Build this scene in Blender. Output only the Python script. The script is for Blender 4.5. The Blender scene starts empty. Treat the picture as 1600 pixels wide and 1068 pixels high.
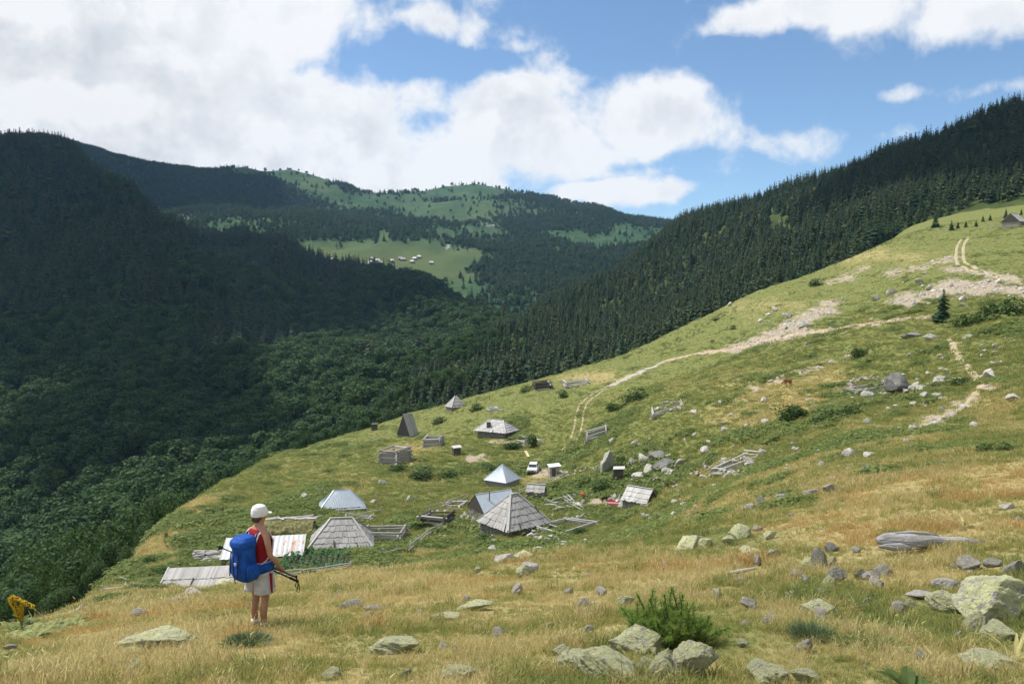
import bpy, bmesh, math, random
import numpy as np
from mathutils import Vector, Matrix, Euler, Quaternion

# ------------------------------------------------------------------ scene, camera, light
SC = bpy.context.scene
COL = SC.collection
RNG = np.random.default_rng(7)
random.seed(7)
PI = math.pi

F = 1245.0                      # focal length in pixels of a 1600 px wide frame
CX, CY = 800.0, 534.0
PITCH = math.radians(-2.95)
cam = bpy.data.cameras.new('camera')
cam.sensor_width = 36.0
cam.lens = 36.0 * F / 1600.0
cam.clip_start = 0.1
cam.clip_end = 30000.0
camo = bpy.data.objects.new('camera', cam)
COL.objects.link(camo)
camo.location = (0, 0, 0)
camo.rotation_euler = (PI / 2 + PITCH, 0, 0)
SC.camera = camo

SUN_AZ = math.radians(-70)      # left of straight ahead
SUN_EL = math.radians(58)
SUN_DIR = Vector((math.sin(SUN_AZ) * math.cos(SUN_EL), math.cos(SUN_AZ) * math.cos(SUN_EL), math.sin(SUN_EL)))
sun = bpy.data.lights.new('sun', 'SUN')
sun.energy = 4.9
sun.angle = math.radians(0.53)
sun.color = (1.0, 0.955, 0.88)
suno = bpy.data.objects.new('sun', sun)
COL.objects.link(suno)
suno.rotation_euler = SUN_DIR.to_track_quat('Z', 'Y').to_euler()
suno.location = (0, 0, 200)

SC.view_settings.view_transform = 'Standard'
SC.view_settings.look = 'None'
SC.view_settings.exposure = 0.10
SC.view_settings.gamma = 1.0
SC.view_settings.use_curve_mapping = False
SC.render.engine = 'CYCLES'
cy = SC.cycles
cy.use_denoising = True
try:
    cy.denoiser = 'OPENIMAGEDENOISE'
    cy.denoising_input_passes = 'RGB_ALBEDO_NORMAL'
    cy.denoising_prefilter = 'ACCURATE'
except Exception:
    pass
cy.max_bounces = 3
cy.diffuse_bounces = 2
cy.glossy_bounces = 1
cy.transmission_bounces = 3
cy.transparent_max_bounces = 8
cy.volume_bounces = 1
cy.use_adaptive_sampling = True
cy.adaptive_threshold = 0.03
cy.caustics_reflective = False
cy.caustics_refractive = False
cy.sample_clamp_indirect = 6.0


# ------------------------------------------------------------------ node helpers
class NT:
    def __init__(self, tree):
        self.t = tree
        self.n = tree.nodes
        self.l = tree.links

    def new(self, typ, **kw):
        nd = self.n.new(typ)
        for k, v in kw.items():
            setattr(nd, k, v)
        return nd

    def put(self, sock, v):
        if v is None:
            return
        if hasattr(v, 'is_output') or isinstance(v, bpy.types.NodeSocket):
            self.l.new(v, sock)
        else:
            sock.default_value = v

    def math(self, op, a, b=None, c=None, clamp=False):
        nd = self.new('ShaderNodeMath', operation=op)
        nd.use_clamp = clamp
        self.put(nd.inputs[0], a)
        if b is not None:
            self.put(nd.inputs[1], b)
        if c is not None:
            self.put(nd.inputs[2], c)
        return nd.outputs[0]

    def mapr(self, v, a, b, c=0.0, d=1.0, smooth=True):
        nd = self.new('ShaderNodeMapRange')
        nd.interpolation_type = 'SMOOTHSTEP' if smooth else 'LINEAR'
        self.put(nd.inputs[0], v)
        for i, q in enumerate((a, b, c, d)):
            self.put(nd.inputs[i + 1], q)
        return nd.outputs[0]

    def noise(self, vec, scale, detail=4.0, rough=0.5, dist=0.0, out=0):
        nd = self.new('ShaderNodeTexNoise')
        if vec is not None:
            self.l.new(vec, nd.inputs['Vector'])
        nd.inputs['Scale'].default_value = scale
        nd.inputs['Detail'].default_value = detail
        nd.inputs['Roughness'].default_value = rough
        nd.inputs['Distortion'].default_value = dist
        return nd.outputs[out]

    def mix(self, f, a, b):
        nd = self.new('ShaderNodeMix', data_type='RGBA')
        self.put(nd.inputs[0], f)
        self.put(nd.inputs[6], a if not isinstance(a, tuple) else (*a[:3], 1))
        self.put(nd.inputs[7], b if not isinstance(b, tuple) else (*b[:3], 1))
        return nd.outputs[2]

    def attr(self, name, out='Fac'):
        nd = self.new('ShaderNodeAttribute', attribute_name=name)
        return nd.outputs[out]


# ------------------------------------------------------------------ world: clear sky with cumulus
world = bpy.data.worlds.new('World')
SC.world = world
world.use_nodes = True
wt = NT(world.node_tree)
wt.n.clear()
sky = wt.new('ShaderNodeTexSky', sky_type='NISHITA')
sky.sun_disc = False
sky.sun_elevation = SUN_EL
sky.sun_rotation = SUN_AZ
sky.altitude = 1700
sky.air_density = 1.0
sky.dust_density = 0.6
sky.ozone_density = 1.3
tc = wt.new('ShaderNodeTexCoord')
D = tc.outputs['Generated']
sep = wt.new('ShaderNodeSeparateXYZ')
wt.l.new(D, sep.inputs[0])
dx, dy, dz = sep.outputs
az = wt.math('ARCTAN2', dx, dy)
el = wt.math('ARCSINE', dz)


def azel(px, py):
    u, v = (px - CX) / F, (CY - py) / F
    c, s = math.cos(PITCH), math.sin(PITCH)
    d = Vector((u, c - v * s, s + v * c)).normalized()
    return math.atan2(d.x, d.y), math.asin(d.z)


# warp the lookup a little so that cloud outlines billow
wn1 = wt.noise(D, 6.0, 3.0, 0.55, out=1)
wsep = wt.new('ShaderNodeSeparateColor')
wt.l.new(wn1, wsep.inputs[0])
azw = wt.math('MULTIPLY_ADD', wt.math('SUBTRACT', wsep.outputs[0], 0.5), 0.15, az)
elw = wt.math('MULTIPLY_ADD', wt.math('SUBTRACT', wsep.outputs[1], 0.5), 0.10, el)


def body(px, py, rx, ry, w):
    a0, e0 = azel(px, py)
    a1 = wt.math('MULTIPLY', wt.math('SUBTRACT', azw, a0), F / rx)
    e1 = wt.math('MULTIPLY', wt.math('SUBTRACT', elw, e0), F / ry)
    r2 = wt.math('ADD', wt.math('MULTIPLY', a1, a1), wt.math('MULTIPLY', e1, e1))
    return wt.math('MULTIPLY', wt.math('EXPONENT', wt.math('MULTIPLY', r2, -0.7)), w)


# cloud bodies: (px, py, half width px, half height px, weight)
BODIES = [(-150, 120, 620, 330, 1.3), (330, 230, 420, 200, 1.2), (400, 30, 240, 90, 1.0), (690, 30, 70, 36, .8), (800, 190, 160, 95, 1.1),
          (640, 250, 230, 100, 1.0), (1010, 195, 100, 58, 1.05), (930, 190, 110, 60, .9), (930, 250, 150, 50, .85), (910, 305, 120, 30, .95), (1030, 310, 80, 22, .8), (590, 150, 100, 60, .75), (800, 68, 50, 18, .6),
          (1200, 42, 120, 30, .92), (1330, 28, 150, 32, .88), (1520, 14, 170, 40, .88), (1570, 128, 90, 18, .62), (1250, 222, 120, 36, .58), (1410, 143, 30, 11, .5), (1350, 212, 100, 26, .58)]
HOLES = [(590, 80, 70, 26, .5), (660, 205, 46, 34, .2), (725, 92, 60, 20, .45), (1000, 265, 60, 14, .35)]
field = None
for q in BODIES:
    b = body(*q)
    field = b if field is None else wt.math('MAXIMUM', field, b)
for q in HOLES:
    field = wt.math('SUBTRACT', field, body(*q))
# beyond the frame the cover goes on as broken cumulus
far_n = wt.noise(D, 2.1, 2.0, 0.5)
far_m = wt.mapr(far_n, 0.35, 0.65, 0.2, 1.1)
beyond = wt.math('MAXIMUM', wt.mapr(wt.math('ABSOLUTE', az), 0.75, 1.0), wt.mapr(el, 0.45, 0.62))
field = wt.math('MAXIMUM', field, wt.math('MULTIPLY', beyond, far_m))
fine = wt.noise(D, 11.0, 6.0, 0.58, 0.15)
dens = wt.math('ADD', field, wt.math('MULTIPLY', wt.math('SUBTRACT', fine, 0.5), 1.75))
cover = wt.mapr(dens, 0.38, 0.78)
thick = wt.mapr(dens, 0.5, 1.2)
# the billows are brighter on the side of the sun
offs = wt.new('ShaderNodeVectorMath', operation='ADD')
wt.l.new(D, offs.inputs[0])
offs.inputs[1].default_value = tuple(SUN_DIR * 0.035)
lit = wt.noise(offs.outputs[0], 11.0, 4.0, 0.58, 0.15)
relief = wt.math('SUBTRACT', lit, fine)
shade_n = wt.noise(D, 3.6, 3.0, 0.5, 0.4)
overhead = wt.mapr(wt.math('SUBTRACT', el, wt.math('MULTIPLY', az, 0.30)), 0.20, 0.50)
grey = wt.math('ADD', wt.math('MULTIPLY', wt.mapr(shade_n, 0.40, 0.62), wt.math('MULTIPLY_ADD', overhead, 0.85, 0.25)), wt.math('MULTIPLY', relief, 2.2))
grey = wt.math('MULTIPLY', wt.math('MULTIPLY_ADD', overhead, 0.10, grey), thick, clamp=True)
ccol = wt.mix(grey, (0.99, 0.99, 0.99), (0.42, 0.47, 0.54))
bg_sky = wt.new('ShaderNodeBackground')
tint = wt.new('ShaderNodeMix', data_type='RGBA', blend_type='MULTIPLY')
tint.inputs[0].default_value = 1.0
wt.l.new(sky.outputs[0], tint.inputs[6])
tint.inputs[7].default_value = (0.90, 1.0, 1.03, 1)
wt.l.new(tint.outputs[2], bg_sky.inputs[0])
bg_sky.inputs[1].default_value = 0.14
bg_c = wt.new('ShaderNodeBackground')
wt.l.new(ccol, bg_c.inputs[0])
bg_c.inputs[1].default_value = 0.95
wmix = wt.new('ShaderNodeMixShader')
wt.l.new(wt.math('MULTIPLY', cover, 0.97), wmix.inputs[0])
wt.l.new(bg_sky.outputs[0], wmix.inputs[1])
wt.l.new(bg_c.outputs[0], wmix.inputs[2])
wo = wt.new('ShaderNodeOutputWorld')
wt.l.new(wmix.outputs[0], wo.inputs[0])
world.cycles.sampling_method = 'MANUAL'
world.cycles.sample_map_resolution = 512


# ------------------------------------------------------------------ projection and noise in numpy
CP, SP = math.cos(PITCH), math.sin(PITCH)


def unproj(px, py, depth):
    """the world point seen at a pixel of the photograph, depth metres ahead"""
    u, v = (px - CX) / F, (CY - py) / F
    d = np.array((u, CP - v * SP, SP + v * CP))
    return d * (depth / d[1])


def project(P):
    P = np.asarray(P, float)
    f = P[..., 1] * CP + P[..., 2] * SP
    up = -P[..., 1] * SP + P[..., 2] * CP
    f = np.where(f > 0.05, f, 0.05)
    return CX + F * P[..., 0] / f, CY - F * up / f, f


def _hash(ix, iy, s):
    h = (ix.astype(np.int64) * 374761393 + iy.astype(np.int64) * 668265263 + s * 974634777) & 0x7fffffff
    h = ((h ^ (h >> 13)) * 1274126177) & 0x7fffffff
    return ((h ^ (h >> 16)) & 0xffff) / 65535.0


def vnoise(x, y, s=0):
    xi, yi = np.floor(x), np.floor(y)
    fx, fy = x - xi, y - yi
    fx = fx * fx * (3 - 2 * fx)
    fy = fy * fy * (3 - 2 * fy)
    a, b = _hash(xi, yi, s), _hash(xi + 1, yi, s)
    c, d = _hash(xi, yi + 1, s), _hash(xi + 1, yi + 1, s)
    return (a + (b - a) * fx) * (1 - fy) + (c + (d - c) * fx) * fy


def fbm(x, y, s=0, o=4, g=0.5):
    t, a, w = 0, 1.0, 0
    for i in range(o):
        t = t + a * (vnoise(x, y, s + i * 17) - 0.5)
        w += a
        a *= g
        x, y = x * 2.03 + 13.7, y * 2.03 - 7.1
    return t / w


class TPS:
    """thin plate spline surface through scattered points; lengths are taken in a
    compressed polar space so that near and far points carry alike"""

    def __init__(self, pts, lam=1e-4):
        p = np.array(pts, float)
        self.c = self.warp(p[:, 0], p[:, 1])
        n = len(p)
        K = self.U(self.dist(self.c, self.c)) + lam * np.eye(n)
        P = np.hstack([np.ones((n, 1)), self.c])
        A = np.zeros((n + 3, n + 3))
        A[:n, :n] = K
        A[:n, n:] = P
        A[n:, :n] = P.T
        self.w = np.linalg.solve(A, np.concatenate([p[:, 2] / self.zs(p[:, 0], p[:, 1]), np.zeros(3)]))

    R0 = 30.0

    def warp(self, x, y):
        r = np.hypot(x, y + 20)
        t = np.arctan2(x, y + 20)
        return np.stack([t * 2.0, np.log(r / self.R0)], 1)

    def zs(self, x, y):
        return np.hypot(x, y + 20)

    @staticmethod
    def dist(a, b):
        return np.sqrt(((a[:, None, :] - b[None, :, :]) ** 2).sum(2))

    @staticmethod
    def U(r):
        return np.where(r > 1e-9, r * r * np.log(np.maximum(r, 1e-9)), 0)

    def __call__(self, x, y):
        sh = np.shape(x)
        x, y = np.ravel(x).astype(float), np.ravel(y).astype(float)
        out = np.empty_like(x)
        for i in range(0, len(x), 60000):
            q = self.warp(x[i:i + 60000], y[i:i + 60000])
            o = np.full(len(q), self.w[-3]) + q @ self.w[-2:]
            o += self.U(self.dist(q, self.c)) @ self.w[:-3]
            out[i:i + 60000] = o * self.zs(x[i:i + 60000], y[i:i + 60000])
        return out.reshape(sh)
# ------------------------------------------------------------------ terrain surfaces
NEAR = [(405, 978, 11.4), (0, 1068, 6.8), (400, 1068, 6.2), (800, 1068, 5.6), (1200, 1068, 5.4), (1600, 1068, 5.6), (700, 960, 11.5), (1000, 920, 13.5), (1300, 870, 14.5),
        (1560, 985, 8.5), (1200, 960, 9), (800, 1000, 8.6), (150, 1000, 11.5), (0, 1010, 11), (1600, 860, 13), (1480, 800, 18.5),
        # the brow of the near slope
        (0, 985, 16), (100, 966, 20), (250, 932, 23), (400, 913, 24), (560, 897, 25), (700, 875, 26), (900, 852, 28), (1100, 815, 29), (1250, 773, 29), (1400, 745, 28), (1600, 720, 26), (1800, 700, 25),
        # the shelf with the huts
        (330, 918, 70), (500, 880, 78), (560, 857, 85), (400, 872, 80), (330, 880, 86), (650, 838, 92), (800, 828, 92), (900, 842, 80), (1000, 790, 96), (960, 832, 78), (1060, 812, 60), (840, 742, 138), (720, 770, 120),
        (600, 790, 112), (640, 722, 150), (770, 686, 172), (636, 680, 198), (700, 700, 165), (540, 745, 135), (470, 790, 112),
        (1110, 780, 57), (1150, 730, 86), (1150, 762, 66), (1040, 636, 142), (1030, 720, 115), (930, 684, 150), (960, 740, 118),
        (1300, 722, 52), (1300, 684, 74), (1300, 640, 98), (1400, 612, 108), (1500, 692, 46), (1500, 640, 76), (1590, 610, 74), (1590, 500, 124), (1472, 502, 150), (1330, 560, 140), (1231, 603, 130), (1250, 505, 205), (1400, 497, 160),
        (1150, 548, 205), (1030, 569, 228), (950, 607, 205), (905, 642, 182), (890, 692, 156), (870, 717, 146),
        (1300, 470, 240), (1400, 410, 268), (1600, 430, 192), (1500, 430, 208), (1600, 478, 142),
        # its skyline
        (1400, 381, 292), (1500, 368, 286), (1600, 355, 274), (1300, 414, 302), (1180, 457, 304), (1040, 524, 292), (900, 582, 282), (800, 607, 268), (700, 634, 252), (630, 652, 238), (580, 669, 222), (500, 692, 202), (440, 708, 182), (380, 737, 162),
        (330, 764, 143), (280, 797, 126), (240, 834, 111), (215, 866, 98), (170, 905, 82), (100, 955, 62), (40, 985, 54), (-60, 1020, 44),
        (400, 765, 137), (350, 796, 119), (500, 708, 182), (450, 738, 155), (400, 805, 108), (330, 832, 101), (280, 852, 97), (560, 700, 175),
        (250, 950, 45), (400, 928, 45), (560, 908, 46), (700, 893, 46), (900, 872, 46), (1050, 835, 44)]
npts = [unproj(*q) for q in NEAR]
npts += [(0, 0, -1.6), (-4, 0, -2.3), (5, 0, -0.9), (0, -8, -0.6), (-12, -4, -4.0), (14, -4, 0.4), (14, 6, -1.0), (-14, 6, -5.2), (30, 6, 1.5), (-30, 5, -10)]
# beyond the skyline the ground drops into the valley
for (px, py, d, far, drop) in [(900, 582, 282, 60, 22), (900, 582, 282, 130, 50), (800, 607, 268, 60, 24), (800, 607, 268, 130, 58), (700, 634, 252, 60, 26), (700, 634, 252, 130, 66), (580, 669, 222, 50, 26), (580, 669, 222, 120, 74), (440, 708, 182, 45, 28), (440, 708, 182, 110, 80),
                               (330, 764, 143, 40, 26), (330, 764, 143, 100, 72), (240, 834, 111, 34, 25), (240, 834, 111, 90, 68), (100, 955, 62, 30, 20), (100, 955, 62, 80, 58), (-60, 1020, 44, 28, 20), (-60, 1020, 44, 80, 58), (-300, 1020, 44, 40, 22), (-300, 1020, 44, 90, 52),
                               (1040, 524, 292, 50, 14), (1040, 524, 292, 120, 34), (1180, 457, 304, 50, 10), (1180, 457, 304, 120, 26), (1300, 414, 302, 50, 5), (1300, 414, 302, 120, 16)]:
    a = unproj(px, py, d)
    b = unproj(px, py, d + far)
    npts.append((b[0], b[1], a[2] - drop))
for (px, py, d) in [(1400, 372, 340), (1500, 345, 350), (1600, 325, 350), (1400, 368, 400), (1540, 345, 310), (1600, 345, 300), (1800, 250, 400), (1800, 330, 260), (1900, 420, 170), (1900, 560, 90), (1900, 660, 40), (1900, 800, 16)]:
    npts.append(unproj(px, py, d))
near_f = TPS(npts, 1e-5)

RIDGE = [(1750, 110, 600), (1600, 178, 620), (1500, 212, 640), (1400, 250, 670), (1300, 284, 700), (1200, 320, 760), (1130, 342, 850), (1080, 362, 930), (1000, 408, 880), (900, 468, 770), (830, 497, 680), (760, 533, 580), (700, 566, 500), (640, 612, 430), (580, 662, 370), (500, 720, 310), (420, 770, 270),
         (1600, 322, 352), (1600, 250, 480), (1500, 352, 350), (1500, 280, 480), (1400, 384, 345), (1400, 315, 480), (1300, 424, 345), (1300, 350, 510), (1200, 458, 350), (1200, 385, 540), (1100, 506, 350), (1100, 435, 600), (1000, 552, 340), (1000, 485, 580), (900, 596, 325), (900, 530, 540), (800, 622, 310), (800, 575, 440), (700, 652, 290), (700, 612, 385), (640, 672, 280)]
rpts = [unproj(*q) for q in RIDGE]
for (px, py, d) in RIDGE[:17]:
    a = unproj(px, py, d)
    for far, k in ((70, .25), (180, .30)):
        b = unproj(px, py, d + far)
        rpts.append((b[0], b[1], a[2] * (1 if a[2] > 0 else (d + far) / d) - far * k))
rpts += [tuple(unproj(1700, 330, 250) - np.array((0, 0, 12))), tuple(unproj(1400, 440, 250) - np.array((0, 0, 10))), tuple(unproj(1100, 560, 250) - np.array((0, 0, 10))), tuple(unproj(800, 660, 230) - np.array((0, 0, 8)))]
ridge_f = TPS(rpts, 1e-5)

LEFT = [(-400, 250, 1300), (-150, 235, 1300), (0, 226, 1300), (60, 221, 1300), (120, 246, 1270), (200, 306, 1160), (280, 356, 1060), (345, 404, 960), (380, 384, 1180), (470, 408, 1150), (560, 438, 1050), (680, 456, 950), (755, 490, 850), (800, 512, 780),
        (0, 300, 1130), (0, 450, 800), (0, 600, 560), (0, 750, 400), (0, 880, 300), (150, 350, 1050), (150, 500, 750), (150, 650, 510), (150, 780, 380), (300, 420, 930), (300, 520, 720), (300, 620, 540), (300, 720, 420),
        (450, 455, 930), (450, 550, 700), (450, 640, 520), (600, 490, 880), (600, 560, 690), (550, 640, 500), (700, 515, 780), (700, 545, 680), (-300, 450, 800), (-300, 650, 500), (-300, 850, 320), (640, 600, 560), (390, 404, 1060)]
lpts = [unproj(*q) for q in LEFT]
for i, (px, py, d) in enumerate(LEFT[:14]):
    a = unproj(px, py, d)
    for far, k in (((60, .30), (160, .45)) if i in (4, 5, 6, 7) else ((90, .25), (260, .35))):
        if i in (5, 6, 7) and far > 100:
            continue
        b = unproj(px, py, d + far)
        lpts.append((b[0], b[1], a[2] - far * k))
left_f = TPS(lpts, 1e-5)

FAR = [(-100, 232, 2600), (100, 221, 2600), (150, 232, 2600), (210, 250, 2600), (300, 268, 2600), (380, 272, 2600), (440, 263, 2450), (490, 263, 2450), (540, 294, 2600), (620, 309, 2800), (695, 303, 2900), (740, 292, 2900), (795, 306, 2900), (860, 324, 2800), (930, 332, 2600), (1000, 337, 2400), (1040, 347, 2300), (1100, 352, 2200), (1250, 350, 2200),
       (500, 402, 1360), (620, 406, 1390), (740, 402, 1420), (620, 442, 1260), (620, 372, 1500), (500, 374, 1480), (400, 342, 1700), (300, 335, 1800), (200, 330, 1900), (480, 314, 2100), (620, 332, 2100), (740, 342, 1950), (860, 352, 1850), (1000, 358, 1900), (860, 402, 1450), (700, 455, 1200), (800, 460, 1180), (860, 485, 1040), (960, 405, 1450), (1080, 372, 1800), (720, 372, 1580), (400, 400, 1360), (780, 500, 980)]
fpts = [unproj(*q) for q in FAR]
for (px, py, d) in FAR[:19]:
    a = unproj(px, py, d)
    b = unproj(px, py, d + 500)
    fpts.append((b[0], b[1], a[2] - 110))
far_f = TPS(fpts, 1e-5)


def H_near(x, y):
    r = np.hypot(x, y)
    z = near_f(x, y)
    amp = np.clip(r / 60, 0.06, 1)
    z = z + amp * (fbm(x / 22, y / 22, 3, 4) * 1.0 + fbm(x / 5, y / 5, 9, 3) * 0.45) + fbm(x / 1.3, y / 1.3, 5, 3) * 0.10 + np.clip(1 - r / 40, 0, 1) * fbm(x / .45, y / .45, 15, 2) * 0.06
    z = z + np.clip((r - 40) / 60, 0, 1) * (.17 * np.sin(z * 3.6 + fbm(x / 14, y / 14, 23, 3) * 16) + fbm(x / 2.6, y / 2.6, 25, 3) * .45)
    return z


def H_ridge(x, y):
    return ridge_f(x, y) + fbm(x / 90, y / 90, 21, 4) * 12


def H_left(x, y):
    return left_f(x, y) + fbm(x / 150, y / 150, 31, 5, .55) * 30 - np.abs(fbm(x / 110 + y / 260, y / 330, 35, 3)) * 46 + 8


def H_far(x, y):
    r = np.hypot(x, y)
    return far_f(x, y) + fbm(x / 200, y / 200, 41, 5, .55) * 30 - np.abs(fbm(x / 150, y / 420, 45, 3)) * 50 - 12 * np.clip((r - 1500) / 800, 0, 1) + 5


class Grid:
    """a heightfield sampled on a stretched grid, with fast lookup"""

    def __init__(self, f, xs, ys):
        self.xs, self.ys = xs, ys
        X, Y = np.meshgrid(xs, ys, indexing='ij')
        self.X, self.Y = X, Y
        self.Z = f(X, Y)

    def __call__(self, x, y):
        x, y = np.asarray(x, float), np.asarray(y, float)
        i = np.clip(np.searchsorted(self.xs, x) - 1, 0, len(self.xs) - 2)
        j = np.clip(np.searchsorted(self.ys, y) - 1, 0, len(self.ys) - 2)
        fx = np.clip((x - self.xs[i]) / (self.xs[i + 1] - self.xs[i]), 0, 1)
        fy = np.clip((y - self.ys[j]) / (self.ys[j + 1] - self.ys[j]), 0, 1)
        Z = self.Z
        z = (Z[i, j] * (1 - fx) + Z[i + 1, j] * fx) * (1 - fy) + (Z[i, j + 1] * (1 - fx) + Z[i + 1, j + 1] * fx) * fy
        out = (x < self.xs[0]) | (x > self.xs[-1]) | (y < self.ys[0]) | (y > self.ys[-1])
        return np.where(out, -1e4, z)


def stretch(a, b, n, k, c=0.0):
    """n values from a to b, closest together near c"""
    ta, tb = math.asinh((a - c) / k), math.asinh((b - c) / k)
    return c + k * np.sinh(np.linspace(ta, tb, n))


G_near = Grid(H_near, stretch(-260, 420, 460, 14), stretch(-8, 440, 520, 26))
G_ridge = Grid(H_ridge, stretch(-420, 900, 220, 400, 100), stretch(180, 1250, 220, 500, 200))
G_left = Grid(H_left, stretch(-1500, 260, 240, 700, -200), stretch(120, 1650, 240, 600, 200))
G_far = Grid(H_far, stretch(-2600, 1500, 260, 1200, -100), stretch(880, 3500, 240, 1200, 900))
G_ridge.Z -= np.where((G_near(G_ridge.X, G_ridge.Y) > G_ridge.Z - 3) & (G_ridge.Y < 300), 12, 0)
ALL = (G_near, G_ridge, G_left, G_far)
for g in ALL:
    g.Z = np.maximum(g.Z, -255.0 + 3 * fbm(g.X / 60, g.Y / 60, 2, 2))     # the valley floor


def H_all(x, y):
    return np.maximum.reduce([g(x, y) for g in ALL])


def hit(px, py, grid=None, dmax=3500.0):
    """the ground point seen at a pixel"""
    d = unproj(px, py, 1.0)
    t = 3.0 * (dmax / 3.0) ** np.linspace(0, 1, 4000)
    g = (grid or G_near)
    zz = g(d[0] * t, t) if grid is not None else H_all(d[0] * t, t)
    k = np.argmax(zz > d[2] * t)
    if k == 0 and not zz[0] > d[2] * t[0]:
        k = int(np.argmin(np.abs(zz - d[2] * t)))
    a, b = t[max(k - 1, 0)], t[k]
    for _ in range(18):
        m = (a + b) / 2
        h = float(g(d[0] * m, m)) if grid is not None else float(H_all(d[0] * m, m))
        if h > d[2] * m:
            b = m
        else:
            a = m
    return np.array((d[0] * b, b, float(g(d[0] * b, b) if grid is not None else H_all(d[0] * b, b))))


def ground(px, py, dmin=0.0):
    """ground of the near hillside seen at a pixel; with dmin, the ground at least that far off"""
    if not dmin:
        return hit(px, py, G_near, 430.0)
    d = unproj(px, py, 1.0)
    t = np.linspace(dmin, 430, 6000)
    e = G_near(d[0] * t, t) - d[2] * t
    up = np.nonzero((e[:-1] <= 0) & (e[1:] > 0))[0]
    k = up[0] if len(up) else int(np.argmin(np.abs(e)))
    return np.array((d[0] * t[k], t[k], float(G_near(d[0] * t[k], t[k]))))


def visible(P, lift=6.0, steps=70, margin=60):
    """which points are inside the frame (with a margin) and not behind a hill"""
    px, py, f = project(P)
    ok = (px > -margin * 3) & (px < 1600 + margin * 3) & (py > -margin) & (py < 1068 + margin * 3) & (f > 1)
    idx = np.nonzero(ok)[0]
    Q = P[idx] + np.array((0, 0, lift))
    vis = np.ones(len(idx), bool)
    for s in np.linspace(0.03, 0.985, steps) ** 0.8:
        h = H_all(Q[:, 0] * s, Q[:, 1] * s)
        vis &= h < Q[:, 2] * s + 1.0
    ok[idx] = vis
    return ok
# ------------------------------------------------------------------ object helpers
def tag(o, label=None, cat=None, group=None, kind=None):
    if label:
        o['label'] = label
    if cat:
        o['category'] = cat
    if group:
        o['group'] = group
    if kind:
        o['kind'] = kind
    return o


def empty(name, loc=(0, 0, 0), rz=0.0):
    o = bpy.data.objects.new(name, None)
    o.empty_display_size = 0.3
    COL.objects.link(o)
    o.location = loc
    o.rotation_euler = (0, 0, rz)
    return o


def link(name, me, parent=None, loc=None, rot=None, scale=None):
    o = bpy.data.objects.new(name, me)
    COL.objects.link(o)
    if parent is not None:
        o.parent = parent
    if loc is not None:
        o.location = loc
    if rot is not None:
        o.rotation_euler = rot
    if scale is not None:
        o.scale = (scale,) * 3 if isinstance(scale, (int, float)) else scale
    return o


def copy_tree(o, parent=None):
    c = o.copy()
    COL.objects.link(c)
    c.parent = parent
    for ch in [x for x in o.children]:
        copy_tree(ch, c)
    return c


class MB:
    """collects faces into one mesh"""

    def __init__(self):
        self.v, self.f, self.m = [], [], []

    def face(self, pts, m=0):
        i = len(self.v)
        self.v += [tuple(p) for p in pts]
        self.f.append(tuple(range(i, i + len(pts))))
        self.m.append(m)

    def add(self, verts, faces, m=0):
        i = len(self.v)
        self.v += [tuple(p) for p in verts]
        self.f += [tuple(k + i for k in f) for f in faces]
        self.m += [m] * len(faces)

    def box(self, c, s, M=None, m=0, jit=0.0):
        hx, hy, hz = s[0] / 2, s[1] / 2, s[2] / 2
        vs = []
        for z in (-hz, hz):
            for x, y in ((-hx, -hy), (hx, -hy), (hx, hy), (-hx, hy)):
                p = Vector((x + random.uniform(-jit, jit), y + random.uniform(-jit, jit), z + random.uniform(-jit, jit)))
                if M is not None:
                    p = M @ p
                vs.append(p + Vector(c))
        self.add(vs, [(3, 2, 1, 0), (4, 5, 6, 7), (0, 1, 5, 4), (1, 2, 6, 5), (2, 3, 7, 6), (3, 0, 4, 7)], m)

    def bar(self, a, b, w, h=None, m=0, up=Vector((0, 0, 1))):
        a, b = Vector(a), Vector(b)
        h = h or w
        d = (b - a)
        L = d.length
        d.normalize()
        s = d.cross(up)
        if s.length < 1e-4:
            s = d.cross(Vector((1, 0, 0)))
        s.normalize()
        u = s.cross(d)
        M = Matrix((s, d, u)).transposed()
        self.box((a + b) / 2, (w, L, h), M, m)

    def tube(self, pts, rad, n=7, m=0, caps=True):
        pts = [Vector(p) for p in pts]
        if isinstance(rad, (int, float)):
            rad = [rad] * len(pts)
        i0 = len(self.v)
        ref = Vector((0.31, 0.17, 0.93)).normalized()
        for k, p in enumerate(pts):
            d = (pts[min(k + 1, len(pts) - 1)] - pts[max(k - 1, 0)]).normalized()
            s = d.cross(ref)
            if s.length < 1e-3:
                s = d.cross(Vector((1, 0, 0)))
            s.normalize()
            u = s.cross(d)
            for j in range(n):
                a = 2 * PI * j / n
                self.v.append(tuple(p + (s * math.cos(a) + u * math.sin(a)) * rad[k]))
        for k in range(len(pts) - 1):
            for j in range(n):
                a, b = i0 + k * n + j, i0 + k * n + (j + 1) % n
                self.f.append((a, b, b + n, a + n))
                self.m.append(m)
        if caps:
            self.f.append(tuple(i0 + j for j in range(n))[::-1])
            self.f.append(tuple(i0 + (len(pts) - 1) * n + j for j in range(n)))
            self.m += [m, m]

    def mesh(self, name, mats=(), smooth=False):
        me = bpy.data.meshes.new(name)
        me.from_pydata(self.v, [], self.f)
        for mt in (mats if isinstance(mats, (list, tuple)) else [mats]):
            me.materials.append(mt)
        if any(self.m):
            me.polygons.foreach_set('material_index', self.m)
        if smooth:
            me.polygons.foreach_set('use_smooth', [True] * len(self.f))
        me.update()
        return me

    def build(self, name, mats, parent=None, smooth=False, **kw):
        return link(name, self.mesh(name, mats, smooth), parent, **kw)


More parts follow.
